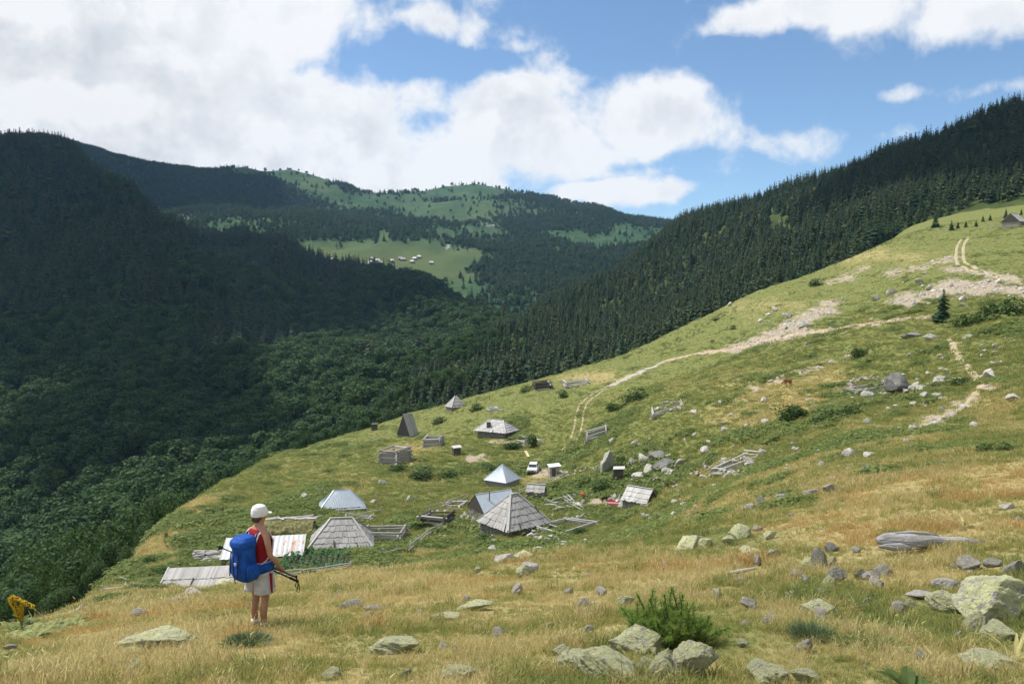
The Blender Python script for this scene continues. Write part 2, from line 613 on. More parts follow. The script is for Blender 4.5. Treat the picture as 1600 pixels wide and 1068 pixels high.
def mat(name, rough=0.8, spec=0.2):
    m = bpy.data.materials.new(name)
    m.use_nodes = True
    t = NT(m.node_tree)
    p = t.n['Principled BSDF']
    p.inputs['Roughness'].default_value = rough
    p.inputs['Specular IOR Level'].default_value = spec
    return m, t, p


def bump(t, p, h, dist=0.02, strength=0.6):
    b = t.new('ShaderNodeBump')
    b.inputs['Distance'].default_value = dist
    b.inputs['Strength'].default_value = strength
    t.l.new(h, b.inputs['Height'])
    t.l.new(b.outputs[0], p.inputs['Normal'])


def plain(name, c, rough=0.7, spec=0.25, var=0.15, scale=8.0, metal=0.0):
    """one colour with slight mottling"""
    m, t, p = mat(name, rough, spec)
    co = t.new('ShaderNodeTexCoord').outputs['Object']
    n = t.noise(co, scale, 5, .6)
    lo = tuple(x * (1 - var) for x in c)
    hi = tuple(min(1, x * (1 + var)) for x in c)
    t.l.new(t.mix(t.mapr(n, .3, .7), lo, hi), p.inputs['Base Color'])
    p.inputs['Metallic'].default_value = metal
    return m


def leafy(name, c1, c2, trans=0.35, var=0.35, rough=0.65, spec=0.18):
    """leaves and blades: light passes through; colour varies by plant and by place on it"""
    m, t, p = mat(name, rough, spec)
    oi = t.new('ShaderNodeObjectInfo').outputs['Random']
    geo = t.new('ShaderNodeNewGeometry')
    co = t.new('ShaderNodeTexCoord').outputs['Object']
    n = t.noise(co, 1.7, 2, .6)
    f = t.math('ADD', t.math('MULTIPLY', oi, 0.6), t.math('MULTIPLY', n, 0.5), clamp=True)
    col = t.mix(f, c1, c2)
    try:
        ri = geo.outputs['Random Per Island']
        hsv = t.new('ShaderNodeHueSaturation')
        t.l.new(col, hsv.inputs['Color'])
        t.l.new(t.mapr(ri, 0, 1, 1 - var, 1 + var, False), hsv.inputs['Value'])
        t.l.new(t.mapr(ri, 0, 1, .49, .515, False), hsv.inputs['Hue'])
        col = hsv.outputs[0]
    except KeyError:
        pass
    t.l.new(col, p.inputs['Base Color'])
    tr = t.new('ShaderNodeBsdfTranslucent')
    t.l.new(col, tr.inputs[0])
    mx = t.new('ShaderNodeMixShader')
    mx.inputs[0].default_value = trans
    t.l.new(p.outputs[0], mx.inputs[1])
    t.l.new(tr.outputs[0], mx.inputs[2])
    t.l.new(mx.outputs[0], t.n['Material Output'].inputs[0])
    return m


# ------------------------------------------------------------------ ground materials
def m_hillside():
    m, t, p = mat('pasture', 0.95, 0.1)
    co = t.new('ShaderNodeTexCoord').outputs['Object']
    dry, bare = t.attr('dry'), t.attr('bare')
    n1 = t.noise(co, .11, 5, .6)
    n2 = t.noise(co, 1.1, 6, .65)
    n3 = t.noise(co, 9.0, 5, .7)
    green = t.mix(t.mapr(n2, .3, .7), (.135, .155, .045), (.212, .222, .076))
    straw = t.mix(t.mapr(n3, .3, .7), (.30, .245, .10), (.46, .38, .18))
    f = t.mapr(t.math('ADD', dry, t.math('ADD', t.math('MULTIPLY', t.math('SUBTRACT', n1, .5), 1.1), t.math('MULTIPLY', t.math('SUBTRACT', n2, .5), .9))), .25, .8)
    col = t.mix(f, green, straw)
    earth = t.mix(t.mapr(n3, .35, .65), (.26, .19, .12), (.50, .43, .33))
    n4 = t.noise(co, .45, 8, .75)
    fb = t.mapr(t.math('ADD', bare, t.math('MULTIPLY', t.math('SUBTRACT', n4, .5), 2.6)), .45, .62)
    col = t.mix(fb, col, earth)
    t.l.new(col, p.inputs['Base Color'])
    bump(t, p, t.math('ADD', n3, t.math('MULTIPLY', n2, 2)), .12, .7)
    return m


def m_mountain(name, g1, g2, rock, sc=1.0):
    m, t, p = mat(name, 0.95, 0.1)
    co = t.new('ShaderNodeTexCoord').outputs['Object']
    n1 = t.noise(co, .012 * sc, 7, .62)
    n2 = t.noise(co, .06 * sc, 7, .65)
    col = t.mix(t.mapr(n1, .35, .65), g1, g2)
    col = t.mix(t.math('MULTIPLY', t.mapr(n2, .35, .7), .5), col, tuple(x * .55 for x in g1))
    col = t.mix(t.attr('lush'), col, (.10, .125, .045))
    bare = t.attr('bare')
    fb = t.mapr(t.math('ADD', bare, t.math('MULTIPLY', t.math('SUBTRACT', n2, .5), 1.2)), .45, .65)
    col = t.mix(fb, col, rock)
    t.l.new(col, p.inputs['Base Color'])
    bump(t, p, n2, 3.0, .5)
    return m


def blobs(px, py, lst):
    """weights of soft patches given where they lie in the view"""
    o = np.zeros_like(px)
    for (a, b, rx, ry, w) in lst:
        o = np.maximum(o, w * np.exp(-(((px - a) / rx) ** 2 + ((py - b) / ry) ** 2)))
    return o


def sheet(name, G, material, attrs):
    nx, ny = G.X.shape
    v = np.stack([G.X.ravel(), G.Y.ravel(), G.Z.ravel()], 1)
    i = np.arange((nx - 1) * (ny - 1))
    a = (i // (ny - 1)) * ny + i % (ny - 1)
    f = np.stack([a, a + ny, a + ny + 1, a + 1], 1)
    me = bpy.data.meshes.new(name)
    me.vertices.add(len(v))
    me.vertices.foreach_set('co', v.ravel())
    me.loops.add(f.size)
    me.loops.foreach_set('vertex_index', f.ravel().astype(np.int32))
    me.polygons.add(len(f))
    me.polygons.foreach_set('loop_start', np.arange(0, f.size, 4, dtype=np.int32))
    me.polygons.foreach_set('loop_total', np.full(len(f), 4, dtype=np.int32))
    me.update(calc_edges=True)
    me.polygons.foreach_set('use_smooth', np.ones(len(f), bool))
    me.materials.append(material)
    for k, arr in attrs.items():
        at = me.attributes.new(k, 'FLOAT', 'POINT')
        at.data.foreach_set('value', arr.ravel().astype(np.float32))
    return link(name, me)


DRY = [(400, 1070, 600, 90, .85), (1200, 1060, 600, 90, .75), (300, 1000, 420, 95, .9), (800, 960, 500, 90, .95), (1000, 890, 400, 50, .95), (1400, 850, 330, 110, .9), (1450, 760, 320, 55, .95), (600, 905, 260, 30, .9), (230, 850, 70, 50, .9), (300, 790, 60, 26, .75),
       (1180, 790, 110, 45, .7), (1230, 620, 110, 38, .75), (1150, 650, 70, 22, .6), (930, 590, 70, 14, .6), (1290, 590, 60, 20, .6), (1560, 640, 70, 40, .6), (1400, 680, 150, 40, .55), (640, 700, 40, 12, .6), (540, 760, 60, 24, .55), (1180, 480, 120, 20, .4), (1350, 400, 120, 18, .5),
       (840, 745, 40, 12, .5), (600, 850, 35, 16, .6), (640, 710, 25, 22, .5)]
GREEN = [(1060, 1000, 120, 50, .35), (1350, 1030, 160, 40, .25), (1560, 500, 90, 40, .8), (800, 860, 500, 45, .3)]
BARE = []
for (x0, y0, x1, y1, r0, r1, w) in [(1190, 530, 1300, 476, 20, 9, .95), (1140, 546, 1270, 517, 22, 5, .8), (1270, 517, 1450, 495, 22, 4, .62), (1296, 442, 1350, 418, 14, 4, .72), (1395, 426, 1480, 408, 16, 5, .68), (1400, 474, 1500, 444, 22, 9, .85), (1480, 448, 1600, 452, 24, 10, .9),
                                    (1500, 420, 1590, 440, 20, 6, .7), (1185, 606, 1320, 556, 14, 4, .72), (1425, 682, 1535, 604, 20, 8, .8), (1488, 530, 1525, 585, 10, 8, .58), (1540, 590, 1580, 575, 16, 8, .55), (900, 787, 950, 783, 16, 5, .8), (845, 740, 868, 736, 12, 7, .75), (738, 716, 750, 715, 10, 5, .9), (770, 690, 800, 691, 14, 4, .6), (596, 852, 615, 846, 12, 7, .55), (1390, 660, 1420, 690, 10, 5, .5), (1030, 806, 1090, 800, 26, 7, .5), (640, 1046, 720, 1036, 34, 12, .42), (1230, 965, 1290, 955, 40, 16, .40)]:
    for q in range(7):
        t = q / 6
        BARE.append((x0 + (x1 - x0) * t + random.gauss(0, r0 * .3), y0 + (y1 - y0) * t + random.gauss(0, r1 * .3), r0 * random.uniform(.8, 1.6), r1 * random.uniform(.8, 1.7), w * random.uniform(.85, 1.2)))
gpx, gpy, gf = project(np.stack([G_near.X, G_near.Y, G_near.Z], -1))
dry = np.clip(blobs(gpx, gpy, DRY) - blobs(gpx, gpy, GREEN) + .10, 0, 1)
rr = np.hypot(G_near.X, G_near.Y)
dry = np.where(gf < 1, .8, dry)
bare = blobs(gpx, gpy, BARE)
hillside = sheet('hillside', G_near, m_hillside(), {'dry': dry, 'bare': bare})
tag(hillside, kind='structure')
DRYG = Grid.__new__(Grid)
DRYG.xs, DRYG.ys, DRYG.Z = G_near.xs, G_near.ys, dry
BAREG = Grid.__new__(Grid)
BAREG.xs, BAREG.ys, BAREG.Z = G_near.xs, G_near.ys, bare

z0 = np.zeros_like(G_ridge.X)
rpx, rpy, _ = project(np.stack([G_ridge.X, G_ridge.Y, G_ridge.Z], -1))
ridge = sheet('forested_ridge', G_ridge, m_mountain('ridge_floor', (.045, .065, .02), (.09, .12, .035), (.30, .28, .24), 3), {'bare': blobs(rpx, rpy, [(1310, 330, 30, 10, .5), (1490, 300, 16, 10, .6), (1220, 350, 20, 20, .45)])})
tag(ridge, kind='structure')
lpx, lpy, _ = project(np.stack([G_left.X, G_left.Y, G_left.Z], -1))
left = sheet('valley_mountain', G_left, m_mountain('mountain_floor', (.03, .045, .015), (.06, .085, .025), (.34, .32, .30), 2), {'bare': np.zeros_like(lpx)})
tag(left, kind='structure')
fpx, fpy, _ = project(np.stack([G_far.X, G_far.Y, G_far.Z], -1))
farm = sheet('far_mountain', G_far, m_mountain('high_pasture', (.034, .082, .034), (.070, .118, .047), (.27, .26, .24)),
             {'bare': blobs(fpx, fpy, [(240, 320, 60, 14, .62), (290, 335, 30, 22, .7), (335, 372, 24, 12, .75), (285, 330, 20, 12, .6), (780, 352, 60, 4, .62), (700, 385, 6, 22, .7), (995, 342, 22, 8, .7), (765, 370, 30, 12, .4), (865, 430, 8, 14, .6)]), 'lush': blobs(fpx, fpy, [(620, 408, 130, 26, 1.0), (520, 398, 60, 16, .9), (730, 398, 60, 10, .8), (700, 430, 55, 13, .8), (620, 436, 50, 12, .9), (850, 393, 50, 7, .7), (600, 375, 12, 24, .7), (715, 470, 24, 14, .6), (360, 385, 30, 16, .8), (480, 290, 60, 20, .3), (740, 330, 120, 20, .3)])})
tag(farm, kind='structure')


# ------------------------------------------------------------------ trees
M_bark = plain('bark', (.10, .075, .055), .95, .1, .4, 4)
M_conifer = leafy('spruce_needles', (.020, .052, .026), (.060, .105, .042), .25, .55)
M_conifer2 = leafy('pine_needles_dull', (.035, .062, .025), (.085, .115, .042), .25, .5)
M_broad = leafy('broad_leaves', (.032, .072, .026), (.082, .138, .040), .38, .5)
M_broad_lit = leafy('sunlit_leaves', (.05, .09, .02), (.10, .15, .035), .35, .4)  # lighter copy of the broad leaves, with sunlight put into the colour


def conifer_mesh(i, h=14.0, n_lv=15, wid=0.17, per=8, bare=0.10, gap=0.0):
    rg = random.Random(100 + i)
    b = MB()
    for lv in range(n_lv):
        t = lv / (n_lv - 1)
        z = h * (bare + (.98 - bare) * t)
        L = h * wid * (1 - t) ** 0.85 * rg.uniform(.8, 1.15) + 0.25
        k = max(4, int(per * (1 - t * .55)))
        a0 = rg.uniform(0, 6.28)
        for j in range(k):
            a = a0 + 6.283 * j / k + rg.uniform(-.35, .35)
            l = L * rg.uniform(.55, 1.25)
            if rg.random() < gap:
                continue
            dr = rg.uniform(.15, .45) * l
            w = l * rg.uniform(.28, .42) + .12
            d = Vector((math.cos(a), math.sin(a), 0))
            s = Vector((-d.y, d.x, 0))
            o = Vector((0, 0, z + rg.uniform(-.3, .3)))
            p0 = o
            p1 = o + d * l * .55 - Vector((0, 0, dr * .35))
            p2 = o + d * l - Vector((0, 0, dr))
            up = Vector((0, 0, .10 * l))
            b.face((p0 + up, p1 - s * w - Vector((0, 0, w * .45)), p1 + up))
            b.face((p0 + up, p1 + up, p1 + s * w - Vector((0, 0, w * .45))))
            b.face((p1 + up, p1 - s * w - Vector((0, 0, w * .45)), p2))
            b.face((p1 + up, p2, p1 + s * w - Vector((0, 0, w * .45))))
            b.face((p1 + up * .3, p2 + d * .1 * l, p1 - Vector((0, 0, l * .35)) + d * .1 * l))
    for q in range(4):
        a = rg.uniform(0, 6.28)
        b.face((Vector((0, 0, h * 1.03)), Vector((math.cos(a) * .3, math.sin(a) * .3, h * .93)), Vector((math.cos(a + 1.6) * .3, math.sin(a + 1.6) * .3, h * .93))))
    tr = MB()
    tr.tube([(0, 0, -1.5), (0, 0, h * .4), (0, 0, h * .95)], [.022 * h, .015 * h, .004 * h], 6)
    return b, tr


def broad_mesh(i, h=11.0, n=520, rx=3.6, leaf=.62, tall=1.0, low=.12):
    rg = random.Random(300 + i)
    subs = []
    for q in range(9):
        a = rg.uniform(0, 6.28)
        r = rx * rg.uniform(.15, .62)
        zz = h * rg.uniform(low + .22, .84)
        subs.append((Vector((math.cos(a) * r, math.sin(a) * r, zz)), rx * rg.uniform(.38, .62)))
    subs.append((Vector((0, 0, h * .80)), rx * .5))
    subs.append((Vector((0, 0, h * .5)), rx * .75))
    b = MB()
    for q in range(n):
        c, r = rg.choice(subs)
        d = Vector((rg.gauss(0, 1), rg.gauss(0, 1), rg.gauss(0.25, 1))).normalized()
        p = c + Vector((d.x, d.y, d.z * tall)) * r * rg.uniform(.72, 1.06)
        if p.z < h * low:
            continue
        nrm = (d + Vector((rg.gauss(0, .45), rg.gauss(0, .45), rg.gauss(.15, .45)))).normalized()
        t1 = nrm.orthogonal().normalized()
        t1 = Quaternion(nrm, rg.uniform(0, 6.28)) @ t1
        t2 = nrm.cross(t1)
        s = leaf * rg.uniform(.55, 1.25)
        b.face((p - t1 * s, p - t2 * s * .62 + nrm * s * .15, p + t1 * s, p + t2 * s * .62 - nrm * s * .1))
    tr = MB()
    tr.tube([(0, 0, -1.5), (.1, 0, h * .3), (0, .1, h * .7)], [.03 * h, .02 * h, .008 * h], 6)
    for q in range(5):
        c, r = subs[q]
        tr.tube([(0, 0, h * rg.uniform(.2, .45)), c * .6 + Vector((0, 0, c.z * .3)), c], [.010 * h, .007 * h, .004 * h], 5)
    return b, tr


CONES, BROADS = [], []
for i, (wd, pr, br, gp) in enumerate([(.16, 8, .08, .05), (.21, 9, .06, .1), (.26, 9, .10, .15), (.19, 7, .22, .25), (.23, 8, .04, .05), (.14, 7, .12, .2), (.28, 8, .26, .3), (.20, 9, .05, .1), (.17, 6, .3, .45)]):
    b, tr = conifer_mesh(i, 14, 13 + i % 4, wd, pr, br, gp)
    CONES.append((b.mesh('crown', M_conifer2 if i in (3, 6, 8) else M_conifer), tr.mesh('trunk', M_bark, True)))
NC = len(CONES)
for i in range(6):
    b, tr = broad_mesh(i, 11, 1100, 3.3 + .4 * (i % 3), .44, 1.15)
    BROADS.append((b.mesh('crown', M_broad), tr.mesh('trunk', M_bark, True)))


def proto(meshes, name):
    """prototypes for scattering, kept out of the scene"""
    c = bpy.data.collections.new(name)
    for k, me in enumerate(meshes):
        o = bpy.data.objects.new('%s_%02d' % (name, k), me)
        c.objects.link(o)
    return c


def joined(pair, name):
    b = MB()
    me0, me1 = pair
    me = bpy.data.meshes.new(name)
    bm = bmesh.new()
    bm.from_mesh(me0)
    n0 = len(bm.faces)
    bm.from_mesh(me1)
    bm.faces.ensure_lookup_table()
    for k, f in enumerate(bm.faces):
        f.material_index = 0 if k < n0 else 1
    bm.to_mesh(me)
    bm.free()
    me.materials.append(me0.materials[0])
    me.materials.append(me1.materials[0])
    return me


def scatter(name, P, rot, scl, pid, coll):
    me = bpy.data.meshes.new(name)
    n = len(P)
    me.vertices.add(n)
    me.vertices.foreach_set('co', np.asarray(P, np.float32).ravel())
    a = me.attributes.new('rot', 'FLOAT_VECTOR', 'POINT')
    a.data.foreach_set('vector', np.asarray(rot, np.float32).ravel())
    a = me.attributes.new('scl', 'FLOAT_VECTOR', 'POINT')
    a.data.foreach_set('vector', np.asarray(scl, np.float32).ravel())
    a = me.attributes.new('pid', 'INT', 'POINT')
    a.data.foreach_set('value', np.asarray(pid, np.int32))
    o = link(name, me)
    ng = bpy.data.node_groups.new('scatter_' + name, 'GeometryNodeTree')
    ng.interface.new_socket('Geometry', in_out='INPUT', socket_type='NodeSocketGeometry')
    ng.interface.new_socket('Geometry', in_out='OUTPUT', socket_type='NodeSocketGeometry')
    N, L = ng.nodes, ng.links
    gi, go = N.new('NodeGroupInput'), N.new('NodeGroupOutput')
    ci = N.new('GeometryNodeCollectionInfo')
    ci.inputs['Collection'].default_value = coll
    ci.inputs['Separate Children'].default_value = True
    ci.inputs['Reset Children'].default_value = True
    ip = N.new('GeometryNodeInstanceOnPoints')
    ip.inputs['Pick Instance'].default_value = True

    def na(nm, ty):
        q = N.new('GeometryNodeInputNamedAttribute')
        q.data_type = ty
        q.inputs['Name'].default_value = nm
        return q.outputs['Attribute']
    L.new(gi.outputs[0], ip.inputs['Points'])
    L.new(ci.outputs[0], ip.inputs['Instance'])
    L.new(na('pid', 'INT'), ip.inputs['Instance Index'])
    L.new(na('rot', 'FLOAT_VECTOR'), ip.inputs['Rotation'])
    L.new(na('scl', 'FLOAT_VECTOR'), ip.inputs['Scale'])
    L.new(ip.outputs[0], go.inputs[0])
    md = o.modifiers.new('scatter', 'NODES')
    md.node_group = ng
    return o


def cand(G, n, x0, x1, y0, y1, others):
    x = RNG.uniform(x0, x1, n)
    y = RNG.uniform(y0, y1, n)
    z = G(x, y)
    ok = np.ones(n, bool)
    for g in others:
        ok &= g(x, y) < z + .5
    return np.stack([x, y, z], 1)[ok]


def thin(P, r):
    """drop points closer than about r to one another"""
    key = np.floor(P[:, :2] / r).astype(np.int64)
    _, i = np.unique(key[:, 0] * 1000003 + key[:, 1], return_index=True)
    return P[np.sort(i)]


def trees_on(P, hmin, hmax, npid, wid=(.85, 1.15)):
    n = len(P)
    rot = np.stack([RNG.normal(0, .03, n), RNG.normal(0, .03, n), RNG.uniform(0, 6.28, n)], 1)
    s = RNG.uniform(hmin, hmax, n)
    w = s * RNG.uniform(wid[0], wid[1], n)
    return rot, np.stack([w, w, s], 1), RNG.integers(0, npid, n)


FOREST = proto([joined(c, 'spruce') for c in CONES] + [joined(c, 'beech') for c in BROADS], 'forest')
# forest on the ridge to the right
P = cand(G_ridge, 95000, -420, 820, 260, 1000, (G_near, G_left))
P = thin(P, 4.0)
qx, qy, _ = project(P)
cl = blobs(qx, qy, [(1215, 345, 22, 14, 1), (1240, 360, 20, 8, .9), (1490, 290, 14, 12, .8), (1560, 335, 70, 16, 1.2), (1600, 325, 60, 14, 1), (1500, 350, 40, 8, 1), (1330, 320, 14, 6, .8), (1385, 365, 14, 4, .8)])
keep = (cl + RNG.normal(0, .08, len(P)) < .5) & visible(P, 9.0)
P, qx, qy = P[keep], qx[keep], qy[keep]
rot, scl, pid = trees_on(P, .62, 1.25, NC, (.8, 1.25))
scl *= (.46 + .52 * vnoise(P[:, 0] / 34, P[:, 1] / 34, 55))[:, None]
bro = (vnoise(P[:, 0] / 30, P[:, 1] / 30, 77) + .35 * np.clip((760 - qx) / 200, -1, 1) > .62)
pid = np.where(bro, NC + pid % 6, pid)
scl = np.where(bro[:, None], scl * .92, scl)
dd = np.hypot(P[:, 0], P[:, 1])
order = np.argsort(np.where(bro, 1e9, dd))
big = order[:260]
bigb = np.argsort(np.where(bro, dd, 1e9))[:60]


def lab_c(px):
    for lim, w in ((760, 'left of the two forest-edge log pens'), (960, 'behind the two forest-edge log pens'), (1120, 'above the pale gravel road'), (1260, 'above the white scree bank'), (1400, 'above the top of the curved upper meadow'), (9999, 'left of the lone barn on the upper meadow')):
        if px < lim:
            return w




def tree_object(name, pair, loc, rot, scl, label, cat, group):
    o = empty(name, loc)
    o.rotation_euler = rot
    o.scale = scl
    link('crown', pair[0], o)
    link('trunk', pair[1], o)
    tag(o, label, cat, group)
    return o


for k in big:
    tree_object('spruce_tree', CONES[pid[k]], P[k], rot[k], scl[k], 'dark spruce at the forest edge ' + lab_c(qx[k]), 'tree', 'spruces along the near edge of the forest')
for k in bigb:
    tree_object('leafy_tree', BROADS[pid[k] - NC], P[k], rot[k], scl[k], 'round leafy tree among the forest-edge spruces ' + lab_c(qx[k]), 'tree', 'leafy trees along the near edge of the forest')
rest = np.ones(len(P), bool)
rest[big] = False
rest[bigb] = False
o = scatter('ridge_forest', P[rest], rot[rest], scl[rest], pid[rest], FOREST)
tag(o, 'dense dark spruce forest covering the ridge right of the valley', 'forest', kind='stuff')

# broadleaf forest on the mountain left of the valley
P = cand(G_left, 90000, -1250, 200, 200, 1400, (G_near, G_ridge))
P = thin(P, 7.4)
qx, qy, qf = project(P)
P0 = P
gap = vnoise(P[:, 0] / 60, P[:, 1] / 60, 5)
keep = visible(P, 8.0) & (blobs(qx, qy, [(230, 740, 60, 26, 1), (260, 790, 40, 30, 1), (370, 395, 22, 10, 1)]) + gap * .4 + RNG.normal(0, .1, len(P)) < .78)
P, qx, qy = P[keep], qx[keep], qy[keep]
rot, scl, pid = trees_on(P, .7, 1.7, NC, (1.0, 1.5))
con = vnoise(P[:, 0] / 80, P[:, 1] / 80, 99) + np.clip((520 - qy) / 160, -1, 1) * .45 > .72
pid = np.where(con, pid, NC + pid % 6)
o = scatter('mountain_forest', P, rot, scl, pid, FOREST)
tag(o, 'shaded broadleaf forest covering the mountain left of the valley', 'forest', kind='stuff')
print('left trees', len(P))

# forest on the far mountain
P = cand(G_far, 240000, -1700, 1000, 900, 3000, (G_ridge, G_left))
P = thin(P, 6.6)
qx, qy, qf = project(P)
dense = .62 + fbm(P[:, 0] / 240, P[:, 1] / 240, 61, 4) * 2.2
dense -= blobs(qx, qy, [(620, 408, 130, 26, 1.5), (520, 398, 60, 16, 1.2), (720, 400, 60, 10, 1.0), (700, 430, 55, 13, .8), (620, 436, 50, 12, 1), (850, 393, 50, 7, 1), (720, 330, 150, 28, .85), (620, 315, 80, 18, 1.0), (740, 300, 120, 18, .9), (480, 280, 70, 30, .6), (860, 330, 80, 12, .6), (360, 385, 30, 16, .8), (600, 375, 12, 24, .8), (700, 470, 26, 14, .6), (990, 342, 22, 10, .5)])
dense += blobs(qx, qy, [(560, 345, 140, 24, .6), (820, 370, 60, 20, .5), (840, 430, 90, 40, .7), (300, 300, 120, 36, .7), (930, 350, 80, 22, .35), (420, 330, 80, 30, .4)])
keep = ((dense + RNG.normal(0, .16, len(P)) > .5) | ((RNG.uniform(0, 1, len(P)) < .018) & (blobs(qx, qy, [(620, 408, 130, 30, 1)]) < .4))) & visible(P, 9.0)
P = P[keep]
rot, scl, pid = trees_on(P, .6, 1.2, NC, (1.0, 1.5))
pid = np.where(RNG.uniform(0, 1, len(P)) < .3, NC + pid % 6, pid)
o = scatter('far_forest', P, rot, scl, pid, FOREST)
tag(o, 'patchy conifer forest on the far mountain at the head of the valley', 'forest', kind='stuff')
print('far trees', len(P))

# ------------------------------------------------------------------ the cloud whose shadow lies on the mountains
def cloud(name, cx, cy, z, lst, label, seed):
    rg = np.random.default_rng(seed)
    bm = bmesh.new()
    for (x, y, r, h) in lst:
        m = Matrix.Translation((cx + x, cy + y, z)) @ Matrix.Diagonal((r, r * .9, h, 1))
        bmesh.ops.create_icosphere(bm, subdivisions=4, radius=1.0, matrix=m)
    me = bpy.data.meshes.new(name)
    bm.to_mesh(me)
    bm.free()
    o = link(name, me)
    co = np.empty(len(me.vertices) * 3)
    me.vertices.foreach_get('co', co)
    co = co.reshape(-1, 3)
    k = 1 + fbm(co[:, 0] / 130 + co[:, 2] / 90, co[:, 1] / 130, seed, 4) * .0
    d = np.stack([fbm(co[:, 0] / 120 + q * 9.1, co[:, 1] / 120 + co[:, 2] / 110, seed + q, 4, .6) for q in range(3)], 1)
    co = co + d * np.array((150, 150, 70))
    me.vertices.foreach_set('co', co.ravel())
    me.update()
    me.polygons.foreach_set('use_smooth', np.ones(len(me.polygons), bool))
    me.materials.append(M_cloud)
    tag(o, label, 'cloud', kind='structure')
    return o


M_cloud, t, p = mat('cloud', 1.0, 0.0)
p.inputs['Base Color'].default_value = (.9, .9, .9, 1)
tl = t.new('ShaderNodeBsdfTranslucent')
tl.inputs[0].default_value = (.9, .9, .9, 1)
mx = t.new('ShaderNodeMixShader')
mx.inputs[0].default_value = .5
t.l.new(p.outputs[0], mx.inputs[1])
t.l.new(tl.outputs[0], mx.inputs[2])
t.l.new(mx.outputs[0], t.n['Material Output'].inputs[0])
CZ = 1500.0


def over(px, py, d):
    """where a cloud at its height has to stand to shade the ground at that place"""
    q = unproj(px, py, d)
    k = (CZ - q[2]) / SUN_DIR.z
    return q[0] + SUN_DIR.x * k, q[1] + SUN_DIR.y * k


spots = [(0, 330, 1050, 300, 120), (140, 330, 1080, 260, 110), (300, 420, 930, 220, 110), (0, 480, 760, 190, 90), (200, 470, 800, 170, 90), (400, 440, 960, 170, 90), (530, 450, 950, 130, 70), (620, 465, 900, 90, 60), (-200, 400, 900, 280, 120), (60, 230, 1350, 300, 120), (420, 400, 1180, 130, 70), (230, 275, 2300, 330, 120), (320, 300, 2100, 230, 100), (330, 610, 560, 80, 50), (250, 690, 460, 75, 40), (60, 560, 620, 60, 40), (330, 740, 410, 50, 30), (150, 740, 400, 55, 30)]
cx0, cy0 = over(200, 450, 800)
lst = []
for (px, py, d, r, h) in spots:
    a, b = over(px, py, d)
    lst.append((a - cx0, b - cy0, r, h))
cloud('cloud', cx0, cy0, CZ, lst, 'broad grey cumulus drifting above the valley mountain', 3)
spots = [(1600, 220, 540, 95, 60), (1500, 240, 560, 85, 60), (1400, 270, 580, 70, 50), (1700, 260, 500, 100, 60), (1320, 300, 600, 40, 40)]
cx1, cy1 = over(1500, 240, 560)
lst = []
for (px, py, d, r, h) in spots:
    a, b = over(px, py, d)
    lst.append((a - cx1, b - cy1, r, h))
cloud('cloud', cx1, cy1, CZ, lst, 'small cumulus drifting above the forested ridge', 8)

# ------------------------------------------------------------------ haze in the valley air
hz = MB()
hz.box((-500, 1790, 190), (4900, 3700, 900))
M_haze = bpy.data.materials.new('valley_air')
M_haze.use_nodes = True
t = NT(M_haze.node_tree)
t.n.clear()
pv = t.new('ShaderNodeVolumePrincipled')
pv.inputs['Color'].default_value = (.34, .60, 1.0, 1)
pv.inputs['Density'].default_value = 0.000055
pv.inputs['Anisotropy'].default_value = 0.2
ou = t.new('ShaderNodeOutputMaterial')
t.l.new(pv.outputs[0], ou.inputs['Volume'])
haze = hz.build('haze', M_haze)
tag(haze, 'thin blue haze filling the valley air', 'haze', kind='stuff')
# ------------------------------------------------------------------ rocks
def m_rock(name, a, b, lichen, amount, dark=.10, sc=1.0):
    m, t, p = mat(name, .92, .15)
    co = t.new('ShaderNodeTexCoord').outputs['Object']
    oi = t.new('ShaderNodeObjectInfo').outputs['Random']
    off = t.new('ShaderNodeVectorMath', operation='ADD')
    t.l.new(co, off.inputs[0])
    cmb = t.new('ShaderNodeCombineXYZ')
    t.l.new(t.math('MULTIPLY', oi, 37.0), cmb.inputs[0])
    t.l.new(t.math('MULTIPLY', oi, 91.0), cmb.inputs[1])
    t.l.new(cmb.outputs[0], off.inputs[1])
    v = off.outputs[0]
    n1 = t.noise(v, 1.6 * sc, 7, .65)
    n2 = t.noise(v, 3.4 * sc, 6, .7, .5)
    n3 = t.noise(v, 8 * sc, 6, .72)
    col = t.mix(t.mapr(n1, .3, .7), a, b)
    col = t.mix(t.mapr(t.math('ADD', n2, t.math('MULTIPLY', n3, .5)), .95 - amount, .985 - amount), col, lichen)
    col = t.mix(t.math('MULTIPLY', t.mapr(n3, .60, .72), .75), col, (dark, dark * .95, dark * .85))
    t.l.new(col, p.inputs['Base Color'])
    nb = t.noise(v, 9.0, 8, .7, .3)
    bump(t, p, nb, .10, 1.0)
    return m


M_rock = m_rock('grey_rock', (.29, .275, .25), (.48, .46, .42), (.38, .39, .23), .16, .08, 2.5)
M_lichen = m_rock('lichen_rock', (.27, .26, .24), (.50, .485, .45), (.56, .57, .32), .285, .05, 2.4)
M_pale = m_rock('pale_rock', (.42, .39, .35), (.60, .56, .51), (.44, .44, .33), .10, .16, 2)
M_dark = m_rock('dark_rock', (.15, .15, .145), (.28, .275, .26), (.34, .36, .22), .10, .06)


